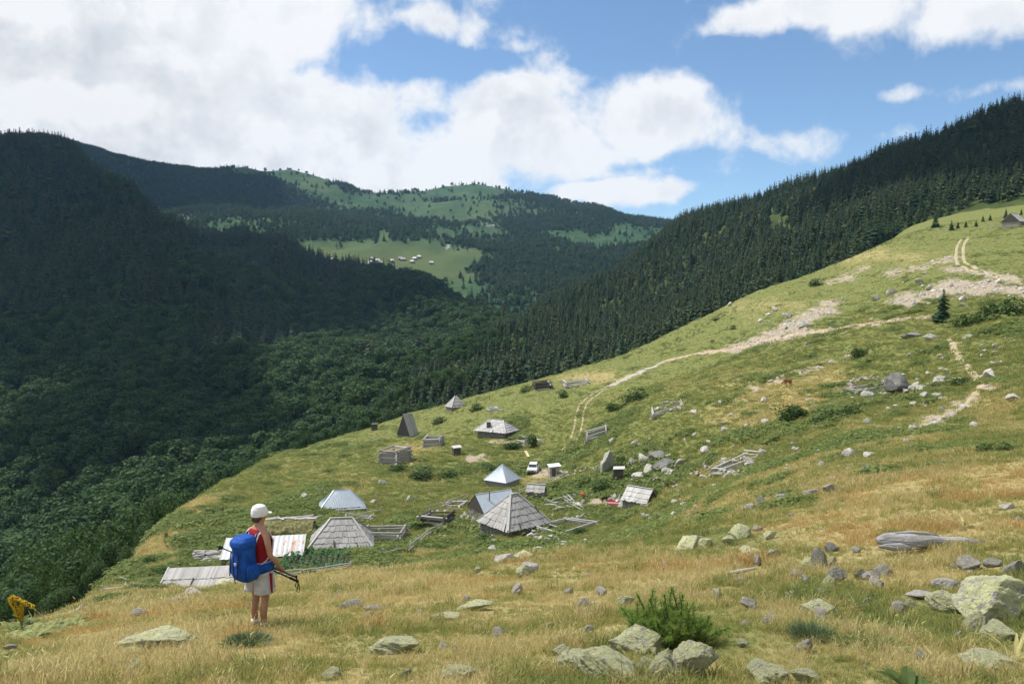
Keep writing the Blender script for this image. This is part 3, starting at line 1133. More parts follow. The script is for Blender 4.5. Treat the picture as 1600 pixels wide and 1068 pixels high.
def rock_mesh(i, mats, sub=3, flat=.62, cuts=10, rough=.07):
    rg = random.Random(900 + i)
    bm = bmesh.new()
    bmesh.ops.create_icosphere(bm, subdivisions=sub, radius=1.0)
    planes = []
    for q in range(cuts):
        n = Vector((rg.gauss(0, 1), rg.gauss(0, 1), rg.gauss(0, .8))).normalized()
        planes.append((n, rg.uniform(.45, .85)))
    for v in bm.verts:
        p = v.co.copy()
        for n, d in planes:
            k = p.dot(n) - d
            if k > 0:
                p -= n * k * .98
        v.co = p
    co = np.array([v.co[:] for v in bm.verts])
    d = fbm(co[:, 0] * 2.2 + co[:, 2] * 1.7 + i * 5, co[:, 1] * 2.2 - co[:, 2] + i, i, 4, .6)
    d2 = fbm(co[:, 0] * 6 + co[:, 2] * 5 + i * 5, co[:, 1] * 6 - co[:, 2] * 4 + i, i + 50, 3, .6)
    d3 = np.abs(fbm(co[:, 0] * 3 + co[:, 2] * 4 + i * 3, co[:, 1] * 3 - co[:, 2] * 5, i + 90, 4, .65)) if sub > 3 else np.zeros(len(co))
    d4 = fbm(co[:, 0] * 15 + co[:, 2] * 13, co[:, 1] * 15 - co[:, 2] * 11, i + 70, 3, .6) if sub > 3 else np.zeros(len(co))
    ex, ey = rg.uniform(.9, 1.15), rg.uniform(.7, .95)
    for v, a, c, e, g in zip(bm.verts, d, d2, d3, d4):
        v.co *= 1 + a * rough * 3.4 + c * rough * 2.6 - e * .35 + g * .07
        v.co.x *= ex
        v.co.y *= ey
        v.co.z *= flat
    lo = min(v.co.z for v in bm.verts)
    w = max(v.co.x for v in bm.verts) - min(v.co.x for v in bm.verts)
    for v in bm.verts:
        v.co *= 1.0 / w
    me = bpy.data.meshes.new('rock')
    bm.to_mesh(me)
    bm.free()
    me.polygons.foreach_set('use_smooth', [sub > 3] * len(me.polygons))
    me.materials.append(mats)
    return me


ROCKS = {'g': [rock_mesh(i, M_rock, 4) for i in range(7)], 'l': [rock_mesh(20 + i, M_lichen, 5) for i in range(6)], 'p': [rock_mesh(40 + i, M_pale, 4) for i in range(6)], 'd': [rock_mesh(60 + i, M_dark, 4, .75) for i in range(4)]}


def rock(name, px, py, w, h, kind, label, group=None, rz=None, tilt=0.0, sink=.3, k=None, deep=.8, cat='rock'):
    """a rock whose foot is seen at px, py and that shows w by h pixels"""
    P = ground(px, py)
    s = P[1] / F
    rz = random.uniform(0, 6.28) if rz is None else rz
    me = ROCKS[kind][(k if k is not None else random.randrange(99)) % len(ROCKS[kind])]
    zs = [v.co.z for v in me.vertices]
    hh = max(zs) - min(zs)
    o = link(name, me)
    o.scale = (w * s, w * s * deep, h * s / hh / (1 - sink * .6))
    o.rotation_euler = (tilt * .4, tilt, rz)
    o.location = (P[0], P[1] + w * s * .3, P[2] + h * s * (.5 - sink * .55))
    tag(o, label, cat, group)
    return o


# foreground: each one its own
FR = [(1005, 1022, 112, 44, 'l', 'flat-topped lichen boulder at the back of the rock pile below the dwarf pine', .1, 0), (962, 1066, 112, 50, 'l', 'low yellowish lichen rock at the left front of the pile', .2, 1), (1040, 1066, 56, 62, 'l', 'upright grey lichen stone wedged in the middle of the pile', .4, 2),
      (1085, 1066, 100, 62, 'l', 'steep yellow-green lichen boulder at the right of the pile', -.3, 3), (902, 1048, 76, 28, 'l', 'low grey rock left of the boulder pile', .0, 4), (1008, 1052, 34, 26, 'l', 'small stone in the gap of the boulder pile', .0, 5), (880, 1024, 40, 16, 'l', 'small mossy stone up left of the boulder pile', .1, 0),
      (1575, 978, 150, 78, 'l', 'huge pale lichen boulder cut by the right edge', -.12, 4), (1500, 958, 70, 34, 'l', 'low grey rock leaning on the left of the huge lichen boulder', .2, 1), (1525, 992, 34, 44, 'l', 'upright narrow rock below the huge lichen boulder', .3, 5), (1570, 1000, 60, 30, 'l', 'dark-footed rock under the huge lichen boulder', .0, 2), (1500, 1000, 18, 14, 'p', 'small pale stone left below the huge boulder', 0, 0), (1488, 922, 46, 14, 'p', 'pinkish flat stone above the huge lichen boulder', 0, 2),
      (1565, 1056, 120, 22, 'l', 'long pale slab slanting at the lower right corner', .16, 4), (1205, 1066, 68, 32, 'l', 'grey rock at the bottom edge right of the pile', .0, 2), (1265, 1068, 52, 22, 'l', 'smaller grey rock beside it at the bottom edge', .1, 3), (1440, 1066, 18, 12, 'p', 'little whitish stone at the bottom edge by the big leaf', 0, 1), (1445, 1030, 26, 12, 'g', 'small grey stone above the big green leaf', 0, 3),
      (1283, 892, 26, 40, 'g', 'upright pale grey weathered stone block', -.1, 1), (1265, 893, 26, 26, 'l', 'yellowish stone leaning against the upright block', .5, 2), (1300, 888, 18, 20, 'l', 'small lichen stone right of the upright block', .2, 4), (1302, 862, 22, 14, 'd', 'dark small stone behind the upright block', -.4, 1), (1297, 920, 24, 22, 'l', 'rounded lichen stone below the upright block', 0, 5), (1312, 910, 28, 22, 'g', 'slanting grey slab below the upright block', .5, 3), (1242, 935, 32, 13, 'p', 'flat pale stone left of the rounded lichen stone', 0, 3),
      (1280, 930, 40, 8, 'g', 'low grey stone line in the grass near the upright block', 0, 5), (1290, 962, 70, 26, 'l', 'roof-shaped pointed lichen rock', .15, 0), (1360, 945, 20, 10, 'p', 'small pale stone right of the pointed rock', 0, 2), (1345, 905, 18, 18, 'g', 'rounded grey stone left of the round boulder', 0, 4), (1383, 900, 32, 18, 'g', 'round grey boulder under the weathered log', 0, 0), (1208, 970, 26, 12, 'p', 'white-topped stone in the grass right of the pine', 0, 5), (1167, 978, 18, 9, 'p', 'little white stone right of the dwarf pine', 0, 4),
      (1525, 890, 42, 18, 'g', 'pinkish grey rock up right in the dry grass', .1, 6), (1590, 900, 34, 26, 'g', 'grey rock at the right edge above the huge boulder', .2, 2), (1560, 885, 30, 10, 'g', 'low rock between the two grey ones at the right', 0, 3), (1450, 938, 60, 8, 'p', 'flat buried pale stone amid the dry grass', 0, 1), (1158, 842, 38, 24, 'l', 'rounded mossy boulder on the brow of the slope', 0, 5), (1080, 858, 60, 24, 'l', 'slanting mossy slab on the brow of the slope', -.35, 0), (1107, 856, 26, 18, 'l', 'narrow mossy slab leaning right of the slanting one', -.5, 1), (1140, 850, 26, 12, 'l', 'low stone at the foot of the rounded mossy boulder', 0, 3),
      (1205, 842, 26, 12, 'l', 'small pale lichen stone right of the mossy boulder', 0, 4), (1175, 868, 36, 14, 'l', 'low lichen rock below the mossy boulder', 0, 2), (1210, 870, 24, 12, 'p', 'small buried stone right of the low lichen rock', 0, 1), (1150, 895, 0, 0, '', '', 0, 0),
      (620, 1022, 82, 28, 'l', 'hump-backed grey rock in the middle of the dry grass', -.1, 1), (545, 952, 42, 13, 'g', 'flat speckled rock in the grass right of the hiker', 0, 2), (580, 954, 34, 8, 'g', 'thin flat stone next to the speckled rock', 0, 5), (577, 962, 18, 8, 'p', 'tiny pale stone below the speckled rock', 0, 3), (742, 955, 66, 12, 'l', 'long low rock rib, upper end', -.15, 3), (700, 970, 56, 10, 'l', 'long low rock rib, lower end', -.15, 1), (710, 1066, 62, 22, 'l', 'grey rock at the bottom edge left of centre', -.1, 4), (634, 1058, 18, 12, 'p', 'whitish stone near the bottom edge', 0, 0), (712, 1020, 12, 12, 'g', 'small rounded stone in the middle foreground', .2, 1), (778, 995, 22, 14, 'p', 'pale slanting stone left of the boulder pile', -.4, 2), (515, 1062, 40, 18, 'l', 'brownish half-buried rock at the bottom edge', -.2, 5), (915, 955, 28, 22, 'p', 'pale weathered rock above the dwarf pine', .4, 4), (920, 962, 24, 10, 'p', 'pale flat stone at the foot of the weathered rock', 0, 1), (922, 990, 22, 12, 'p', 'white stone left of the dwarf pine', 0, 2), (820, 875, 44, 16, 'l', 'mossy boulder on the brow below the big shingled hut', .1, 0), (790, 878, 44, 12, 'p', 'flat pale rock beside the mossy brow boulder', 0, 3), (770, 862, 18, 10, 'p', 'white stone behind the flat brow rock', 0, 5), (882, 856, 22, 9, 'p', 'pair-topped white stone on the brow', 0, 2), (917, 849, 12, 8, 'p', 'small white stone on the brow right of the pair', 0, 1), (844, 861, 24, 6, 'p', 'thin white slab at the edge of the dry brow', 0, 4),
      (235, 1018, 130, 26, 'l', 'long flat lichen slab below the hiker on the left', -.08, 3), (285, 1012, 40, 14, 'g', 'grey knob at the right end of the long slab', 0, 1), (190, 1027, 60, 9, 'l', 'thin ledge at the left foot of the long slab', -.15, 5), (202, 1048, 36, 14, 'l', 'low yellowish rock under the long slab', 0, 2), (305, 1064, 26, 14, 'g', 'grey stone at the bottom edge on the left', 0, 0), (215, 964, 28, 14, 'p', 'oval pinkish stone left of the hiker', 0, 4), (272, 944, 46, 10, 'p', 'flat pale rock under the long low shed', 0, 3), (295, 930, 36, 9, 'p', 'flat white rock right under the low shed', 0, 5), (345, 918, 28, 13, 'l', 'rounded greenish rock left of the hiker hips', 0, 5), (380, 915, 40, 16, 'l', 'pale broad rock behind the hiker hips', 0, 1), (10, 1014, 22, 6, 'p', 'flat pale stone at the left edge', 0, 1), (42, 1036, 10, 9, 'g', 'little grey stone at the lower left', 0, 2),
      (1190, 795, 14, 22, 'g', 'upright bluish standing stone on the brow', .05, 1), (1175, 800, 22, 12, 'p', 'pale stone at the foot of the standing stone', 0, 2), (1225, 782, 22, 10, 'g', 'flat grey stone right of the standing stone', 0, 3), (1295, 770, 20, 18, 'g', 'tilted jagged stone on the brow line', .4, 4), (1270, 776, 26, 12, 'p', 'broken pale stones on the brow line', 0, 0), (1356, 738, 15, 15, 'g', 'knobby grey rock standing in the olive grass', 0, 1), (1330, 713, 22, 10, 'p', 'whitish rock right of the log pen', 0, 2), (1580, 795, 36, 8, 'p', 'flat pinkish rock in the dry grass at the right', 0, 3), (1595, 815, 14, 9, 'p', 'small white stone at the right edge in dry grass', 0, 4)]
for (px, py, w, h, kd, lab, tl, k) in FR:
    if w:
        h *= .84 if kd == 'l' and w > 40 else 1
        rock('rock', px, py, w, h, kd, lab, tilt=tl, k=k, rz=random.uniform(-.5, .5), sink=.46 if w < 120 else .55)
# big boulders of the mid distance
rock('boulder', 1408, 614, 40, 30, 'd', 'big squarish dark boulder beside the stone pen on the slope', tilt=0, k=1, rz=.2, sink=.15, cat='boulder')
rock('boulder', 948, 742, 26, 42, 'g', 'tall pointed pale boulder beside the round bush', tilt=.12, k=4, rz=.5, sink=.3, cat='boulder')
for (px, py, w, h, kd, lab) in [(1025, 724, 44, 22, 'd', 'dark slab at the top of the boulder heap'), (1008, 728, 36, 20, 'g', 'pale slanting slab at the upper left of the boulder heap'), (1042, 735, 36, 18, 'd', 'dark rounded block in the middle of the boulder heap'), (1020, 744, 36, 20, 'g', 'grey block at the front of the boulder heap'), (1065, 731, 34, 15, 'g', 'flat pale slab at the right end of the boulder heap'), (1050, 746, 26, 12, 'g', 'small block at the lower right of the boulder heap'), (1000, 748, 24, 10, 'p', 'pale flat stone at the lower left of the boulder heap'), (988, 728, 16, 14, 'g', 'grey stone between the round bush and the boulder heap'), (1030, 754, 22, 10, 'p', 'pale block in front of the boulder heap'),
                                (1660, 580, 4, 4, '', ''), (1358, 622, 22, 12, 'g', 'grey rock below the stone pen'), (1440, 614, 24, 14, 'g', 'grey rock right of the big squarish boulder'), (1550, 590, 32, 16, 'p', 'pale flat boulder with white foot beside the path'), (1427, 528, 34, 10, 'd', 'dark rock outcrop left under the lone spruce'), (1460, 530, 26, 10, 'g', 'grey outcrop just under the lone spruce'), (1590, 625, 36, 10, 'g', 'slanting grey rock at the right edge below the path')]:
    if kd:
        rock('boulder', px, py, w, h, kd, lab, sink=.2, cat='boulder')
# the many lying about the slope
STREW = [(1200, 700, 130, 50, 44), (1330, 620, 60, 16, 30), (1460, 610, 50, 30, 34), (1080, 790, 90, 26, 22), (1360, 700, 130, 40, 20), (1540, 545, 60, 26, 22), (1490, 455, 110, 18, 26), (1240, 510, 60, 20, 16), (1040, 700, 70, 24, 12), (900, 790, 60, 20, 8), (640, 790, 90, 26, 6), (420, 800, 80, 20, 5), (1000, 960, 420, 80, 40), (1350, 930, 200, 80, 24)]
STREW_AT = ['around the wide sagging log pen', 'below the stone pen on the slope', 'right of the big squarish boulder', 'in the brown grass right of the half collapsed hut', 'on the olive slope above the dry brow', 'right of the lone spruce under the green shrubs', 'in the scree under the upper dirt road', 'in the white scree bank along the dirt road', 'above the boulder heap', 'around the person in orange and the bench', 'between the long pen and the squat log cabin', 'on the meadow left above the turf hut', 'in the dry grass of the near slope', 'in the grass around the roof-shaped pointed rock']
n_s = 0
for (cx, cy, rx, ry, n), at_ in zip(STREW, STREW_AT):
    for q in range(n):
        px, py = random.gauss(cx, rx * .7), random.gauss(cy, ry * .7)
        if not (20 < px < 1598 and py < 1060):
            continue
        w = random.choice((6, 7, 8, 9, 10, 12, 14, 18)) * (1.7 if py > 860 else 1)
        rock('stone', px, py, w, w * (random.uniform(.5, .8) if py > 860 else random.uniform(.35, .65)), random.choice('lppp' if py > 860 else 'gpppg'), 'small weathered stone strewn ' + at_, 'stones strewn over the slope', sink=.12 if py > 860 else .3, cat='stone')
        n_s += 1
print('stones', n_s)
# scree patches too fine to count
n = 130000
x, y = RNG.uniform(-60, 260, n), RNG.uniform(20, 320, n)
b = BAREG(x, y)
k = (b + RNG.normal(0, .12, n) > .62)
P = np.stack([x, y, G_near(x, y)], 1)[k]
P = P[visible(P, .6)]
n = len(P)
rot = np.stack([RNG.normal(0, .3, n), RNG.normal(0, .3, n), RNG.uniform(0, 6.28, n)], 1)
s = RNG.lognormal(-1.25, .5, n)[:, None] * np.array((1, 1, 1)) * np.clip(np.hypot(P[:, 0], P[:, 1]) / 150, .4, 1.3)[:, None]
SCREE = proto([rock_mesh(80 + i, M_pale if i % 2 else M_rock, 2, .5) for i in range(4)], 'scree')
o = scatter('scree', P, rot, s, RNG.integers(0, 4, n), SCREE)
tag(o, 'pale broken scree along the eroded banks of the slope', 'scree', kind='stuff')
print('scree', n)

# ------------------------------------------------------------------ grass
M_straw = leafy('straw_grass', (.50, .40, .17), (.70, .59, .31), .48, .32)
M_rust = leafy('rusty_grass', (.48, .31, .12), (.64, .46, .21), .48, .32)
M_olive = leafy('olive_grass', (.31, .30, .09), (.45, .41, .15), .5, .3)
M_grass = leafy('green_grass', (.185, .235, .066), (.29, .32, .105), .5, .3)
M_herb = leafy('herb_leaves', (.135, .19, .05), (.235, .275, .085), .45, .35)


def tuft(i, m, n=22, h=.30, r=.12, w=.008, lean=.5, seed=0):
    rg = random.Random(500 + i)
    b = MB()
    for q in range(n):
        a, rr_ = rg.uniform(0, 6.28), r * math.sqrt(rg.random())
        p = Vector((math.cos(a) * rr_, math.sin(a) * rr_, -.02))
        hh = h * rg.uniform(.45, 1.15)
        d = Vector((rg.gauss(0, lean), rg.gauss(0, lean), 0)) * hh * .6
        s = Vector((math.cos(a * 3.1), math.sin(a * 3.1), 0)) * w
        mid = p + d * .35 + Vector((0, 0, hh * .6))
        tip = p + d + Vector((0, 0, hh * rg.uniform(.85, 1)))
        b.face((p - s, p + s, mid + s * .7, mid - s * .7))
        b.face((mid - s * .7, mid + s * .7, tip))
        if seed and rg.random() < .35:
            u = (tip - mid).normalized()
            b.face((tip - s * 1.6, tip + s * 1.6, tip + u * .05 + s * .6, tip + u * .05 - s * .6))
    return b.mesh('tuft', m)


def herb(i, m, n=40, r=.35, h=.35, leaf=.10):
    rg = random.Random(700 + i)
    b = MB()
    for q in range(n):
        a, k = rg.uniform(0, 6.28), math.sqrt(rg.random())
        p = Vector((math.cos(a) * r * k, math.sin(a) * r * k, h * (1 - k * k * .7) * rg.uniform(.3, 1.05)))
        nm = Vector((math.cos(a) * k + rg.gauss(0, .4), math.sin(a) * k + rg.gauss(0, .4), 1)).normalized()
        t1 = Quaternion(nm, rg.uniform(0, 6.28)) @ nm.orthogonal().normalized()
        t2 = nm.cross(t1)
        s = leaf * rg.uniform(.6, 1.3)
        b.face((p - t1 * s, p - t2 * s * .55, p + t1 * s, p + t2 * s * .55))
    return b.mesh('herb', m)


TUFTS = proto([tuft(0, M_straw, 20, .34, .13, .005, .45, 1), tuft(1, M_straw, 24, .24, .14, .006, .7), tuft(2, M_rust, 22, .30, .13, .005, .5, 1), tuft(3, M_olive, 26, .22, .15, .006, .7), tuft(4, M_olive, 22, .30, .12, .006, .5), tuft(5, M_grass, 28, .16, .15, .006, .8), tuft(6, M_grass, 22, .24, .12, .006, .6), herb(7, M_herb, 26, .12, .09, .03)], 'tufts')
n = 230000
yy = 2.2 * (34 / 2.2) ** RNG.uniform(0, 1, n) ** .62
xx = RNG.uniform(-1, 1, n) * (yy * .85 + 6.5)
P = np.stack([xx, yy, G_near(xx, yy)], 1)
P = P[visible(P, .5, 30, 420)]
P = P[RNG.permutation(len(P))[:128000]]
n = len(P)
x, y = P[:, 0], P[:, 1]
dr = DRYG(x, y) + fbm(x / 1.6, y / 1.6, 71, 4, .6) * 2.0 + fbm(x / .5, y / .5, 75, 2) * .5
u = RNG.uniform(0, 1, n)
rust = fbm(x / 2.6, y / 2.6, 81, 3) > .07
pid = np.where(dr > .74, np.where(rust & (u < .75), 2, np.where(u < .5, 0, np.where(u < .8, 1, 3))), np.where(dr > .40, np.where(u < .34, 3, np.where(u < .6, 4, np.where(u < .8, 1, 6))), np.where(u < .4, 5, np.where(u < .7, 6, np.where(u < .86, 4, 7)))))
s = RNG.lognormal(-.72, .32, n) * np.clip(.7 + fbm(x / 1.1, y / 1.1, 91, 3) * 1.6, .35, 1.5) * np.clip(.75 + y / 40, .7, 1.3) * np.where(dr > .5, 1.0, .85)
rot = np.stack([RNG.normal(0, .12, n), RNG.normal(0, .12, n), RNG.uniform(0, 6.28, n)], 1)
o = scatter('dry_grass', P, rot, np.stack([s * 1.15, s * 1.15, s], 1), pid, TUFTS)
tag(o, 'dry straw and olive grass covering the near slope', 'grass', kind='stuff')
print('grass', n)

CLUMPS = proto([tuft(20, M_straw, 26, .5, .45, .022, .7), tuft(21, M_olive, 30, .45, .5, .024, .8), tuft(22, M_olive, 30, .5, .5, .022, .6), tuft(23, M_grass, 34, .40, .5, .026, .8), tuft(24, M_grass, 30, .55, .45, .024, .6), herb(25, M_herb, 60, .5, .42, .085), herb(26, M_herb, 80, .7, .5, .10), tuft(27, M_rust, 26, .45, .45, .022, .6)], 'clumps')
n = 420000
yy = 26 * (330 / 26) ** RNG.uniform(0, 1, n) ** .8
xx = RNG.uniform(-.72, .72, n) * yy
P = np.stack([xx, yy, G_near(xx, yy)], 1)
gx_, gy_, _ = project(P)
P = P[(blobs(gx_, gy_, [(495, 877, 66, 15, 1), (540, 850, 50, 12, .8), (413, 862, 66, 16, .8), (335, 905, 80, 16, .8)]) < .42) & (BAREG(xx, yy) + RNG.normal(0, .1, n) < .5) & (G_ridge(xx, yy) < P[:, 2])]
P = P[visible(P, .7, 40, 30)]
P = P[RNG.permutation(len(P))[:150000]]
n = len(P)
x, y = P[:, 0], P[:, 1]
dist = np.hypot(x, y)
dr = DRYG(x, y) + fbm(x / 12, y / 12, 171, 4, .6) * 1.2 + fbm(x / 3, y / 3, 175, 3) * .9
lush = fbm(x / 16, y / 16, 181, 4) + .25 * np.exp(-((x - 5) / 45) ** 2 - ((y - 110) / 50) ** 2)
u = RNG.uniform(0, 1, n)
pid = np.where(dr > .62, np.where(u < .5, 0, np.where(u < .75, 1, np.where(u < .9, 2, 7))), np.where(dr > .36, np.where(u < .15, 0, np.where(u < .5, 1, np.where(u < .75, 2, 3))), np.where(u < .4, 3, np.where(u < .65, 4, np.where(u < .85, 1, 2)))))
weed = fbm(x / 4.5, y / 4.5, 191, 3)
hb = ((lush > .17) | (weed > .20)) & (dr < .55) & (u < .6)
pid = np.where(hb, np.where(RNG.uniform(0, 1, n) < .5, 5, 6), pid)
s = RNG.lognormal(-.25, .30, n) * np.clip(dist / 90, .55, 1.25) * np.where(hb, 1.25, .72) * np.where(y > 190, .6, 1)
rot = np.stack([RNG.normal(0, .12, n), RNG.normal(0, .12, n), RNG.uniform(0, 6.28, n)], 1)
o = scatter('meadow_grass', P, rot, np.stack([s * 1.2, s * 1.2, s * .8], 1), pid, CLUMPS)
tag(o, 'green meadow grass and herbs around the huts', 'grass', kind='stuff')
print('meadow', n)
# ------------------------------------------------------------------ wood, tin, stone
def m_wood(name, lo, hi, warm=(.30, .22, .14), wf=.15):
    m, t, p = mat(name, .85, .15)
    geo = t.new('ShaderNodeNewGeometry')
    co = t.new('ShaderNodeTexCoord').outputs['Object']
    n = t.noise(co, 2.2, 6, .65, .3)
    n2 = t.noise(co, 14, 4, .6)
    f = t.math('ADD', t.math('MULTIPLY', geo.outputs['Random Per Island'], .55), t.math('MULTIPLY', n, .6), clamp=True)
    col = t.mix(f, lo, hi)
    col = t.mix(t.math('MULTIPLY', t.mapr(n2, .5, .75), wf), col, warm)
    t.l.new(col, p.inputs['Base Color'])
    bump(t, p, n2, .01, .5)
    return m


M_shingle = m_wood('weathered_shingle', (.26, .25, .24), (.47, .455, .435))
M_log = m_wood('weathered_log', (.21, .195, .175), (.44, .415, .38), wf=.3)
M_palewood = m_wood('bleached_board', (.33, .32, .305), (.60, .585, .56))
M_darkwood = m_wood('dark_wood', (.05, .045, .04), (.13, .115, .10))
M_newwood = plain('fresh_board', (.62, .50, .30), .8, .15, .2, 5)
M_deck = plain('roof_deck', (.08, .072, .065), .9, .1)


def m_tin(name, base, rust, amount):
    m, t, p = mat(name, .42, .4)
    co = t.new('ShaderNodeTexCoord').outputs['Object']
    n = t.noise(co, 1.1, 6, .65, .6)
    mp = t.new('ShaderNodeMapping')
    mp.inputs['Scale'].default_value = (3.2, .35, .35)
    t.l.new(co, mp.inputs[0])
    st = t.noise(mp.outputs[0], 1.3, 5, .6)
    col = t.mix(t.mapr(n, .3, .7), tuple(x * .88 for x in base), base)
    col = t.mix(t.mapr(t.math('ADD', n, st), 1.22 - amount, 1.42 - amount), col, rust)
    t.l.new(col, p.inputs['Base Color'])
    p.inputs['Metallic'].default_value = .15
    return m


M_tin = m_tin('pale_tin', (.50, .56, .62), (.36, .34, .32), .02)
M_tinw = m_tin('white_tin', (.62, .64, .66), (.42, .26, .16), .10)
M_tinr = m_tin('rusty_tin', (.60, .61, .62), (.45, .27, .17), .24)
M_wallstone = m_rock('wall_stone', (.16, .155, .145), (.33, .32, .29), (.30, .31, .2), .10, .06, 2)
M_soil = plain('garden_soil', (.13, .085, .05), .95, .1, .3, 6)
M_white = plain('white_paint', (.80, .80, .79), .4, .4, .04)
M_glass = plain('window_glass', (.03, .035, .04), .12, .6, .1)
M_rubber = plain('tyre_rubber', (.02, .02, .02), .9, .2, .1)
M_steel = plain('dull_steel', (.33, .33, .34), .45, .5, .1, 8, .6)
M_black = plain('black_plastic', (.012, .012, .013), .5, .35, .1)


def roof_face(parent, eL, eR, tR, tL, n, mt, plank=.24, lift=.07, name='shingle_course', gap=.012):
    """a roof slope laid in n overlapping courses of boards"""
    eL, eR, tR, tL = [Vector(q) for q in (eL, eR, tR, tL)]
    nm = (eR - eL).cross(tL - eL)
    if nm.length < 1e-6:
        nm = (eR - eL).cross(tR - eL)
    nm.normalize()
    if nm.z < 0:
        nm = -nm
    out = []
    for i in range(n):
        b = MB()
        s0, s1 = i / n - .035, min(1.0, (i + 1) / n + .02)
        L0, R0 = eL.lerp(tL, max(s0, -.03)), eR.lerp(tR, max(s0, -.03))
        L1, R1 = eL.lerp(tL, s1), eR.lerp(tR, s1)
        k = max(2, int(((L0 - R0).length + (L1 - R1).length) / 2 / plank))
        dn = (L0 - L1).normalized()
        for j in range(k):
            if random.random() < .012:
                continue
            u0, u1 = j / k + gap / k, (j + 1) / k - gap / k * .5
            jit = dn * random.uniform(-.05, .11)
            h = nm * (lift + random.uniform(-.02, .03))
            a, c = L0.lerp(R0, u0) + jit + h, L0.lerp(R0, u1) + jit + h
            d, e = L1.lerp(R1, u1) + nm * .01, L1.lerp(R1, u0) + nm * .01
            th = -nm * .045
            b.add([a, c, d, e, a + th, c + th, d + th, e + th], [(0, 1, 2, 3), (0, 4, 5, 1), (1, 5, 6, 2), (3, 7, 4, 0)])
        out.append(tag(b.build(name, mt, parent), kind='stuff'))
    return out


def tin_face(parent, eL, eR, tR, tL, n, mt, wave=.03, name='tin_sheet'):
    """a roof slope of n upright sheets with folded seams"""
    eL, eR, tR, tL = [Vector(q) for q in (eL, eR, tR, tL)]
    nm = (eR - eL).cross(tL - eL)
    if nm.length < 1e-6:
        nm = (eR - eL).cross(tR - eL)
    nm.normalize()
    if nm.z < 0:
        nm = -nm
    for j in range(n):
        b = MB()
        m_ = mt[j % len(mt)] if isinstance(mt, (list, tuple)) else mt
        k = 8
        for q in range(k):
            u0, u1 = (j + q / k) / n, (j + (q + 1) / k) / n
            h0, h1 = nm * (.06 + wave * (q % 2) + .004 * j), nm * (.06 + wave * ((q + 1) % 2) + .004 * j)
            b.face((eL.lerp(eR, u0) + h0, eL.lerp(eR, u1) + h1, tL.lerp(tR, u1) + h1, tL.lerp(tR, u0) + h0))
        b.build(name, m_, parent)


def stones_in_wall(b, w, h, m=0, seed=0):
    """rough courses of stones on the face of a wall from x = -w/2 to w/2, facing -y"""
    rg = random.Random(seed)
    z = 0.0
    while z < h:
        ch = rg.uniform(.18, .30)
        x = -w / 2
        while x < w / 2:
            cw = min(rg.uniform(.22, .55), w / 2 - x + .05)
            b.box((x + cw / 2, rg.uniform(-.05, .03), z + ch / 2), (cw * .94, .3, ch * .92), None, m, .03)
            x += cw
        z += ch


def wall_part(parent, a, b_, h, mt, stone=True, base=-1.0, seed=0):
    """one wall from a to b_ in plan; stone, or stacked logs"""
    a, b_ = Vector((a[0], a[1], 0)), Vector((b_[0], b_[1], 0))
    d = b_ - a
    m = MB()
    if stone:
        stones_in_wall(m, d.length, h - base, 0, seed)
        o = m.build('wall', M_wallstone, parent)
        tag(o, kind='stuff')
        o.location = ((a.x + b_.x) / 2, (a.y + b_.y) / 2, base)
        o.rotation_euler = (0, 0, math.atan2(d.y, d.x))
    else:
        z = base
        while z < h:
            m.tube([a + Vector((0, 0, z + .1)) - d.normalized() * .15, b_ + Vector((0, 0, z + .1)) + d.normalized() * .15], .11, 6)
            z += .2
        o = tag(m.build('log_wall', mt, parent), kind='stuff')
    return o


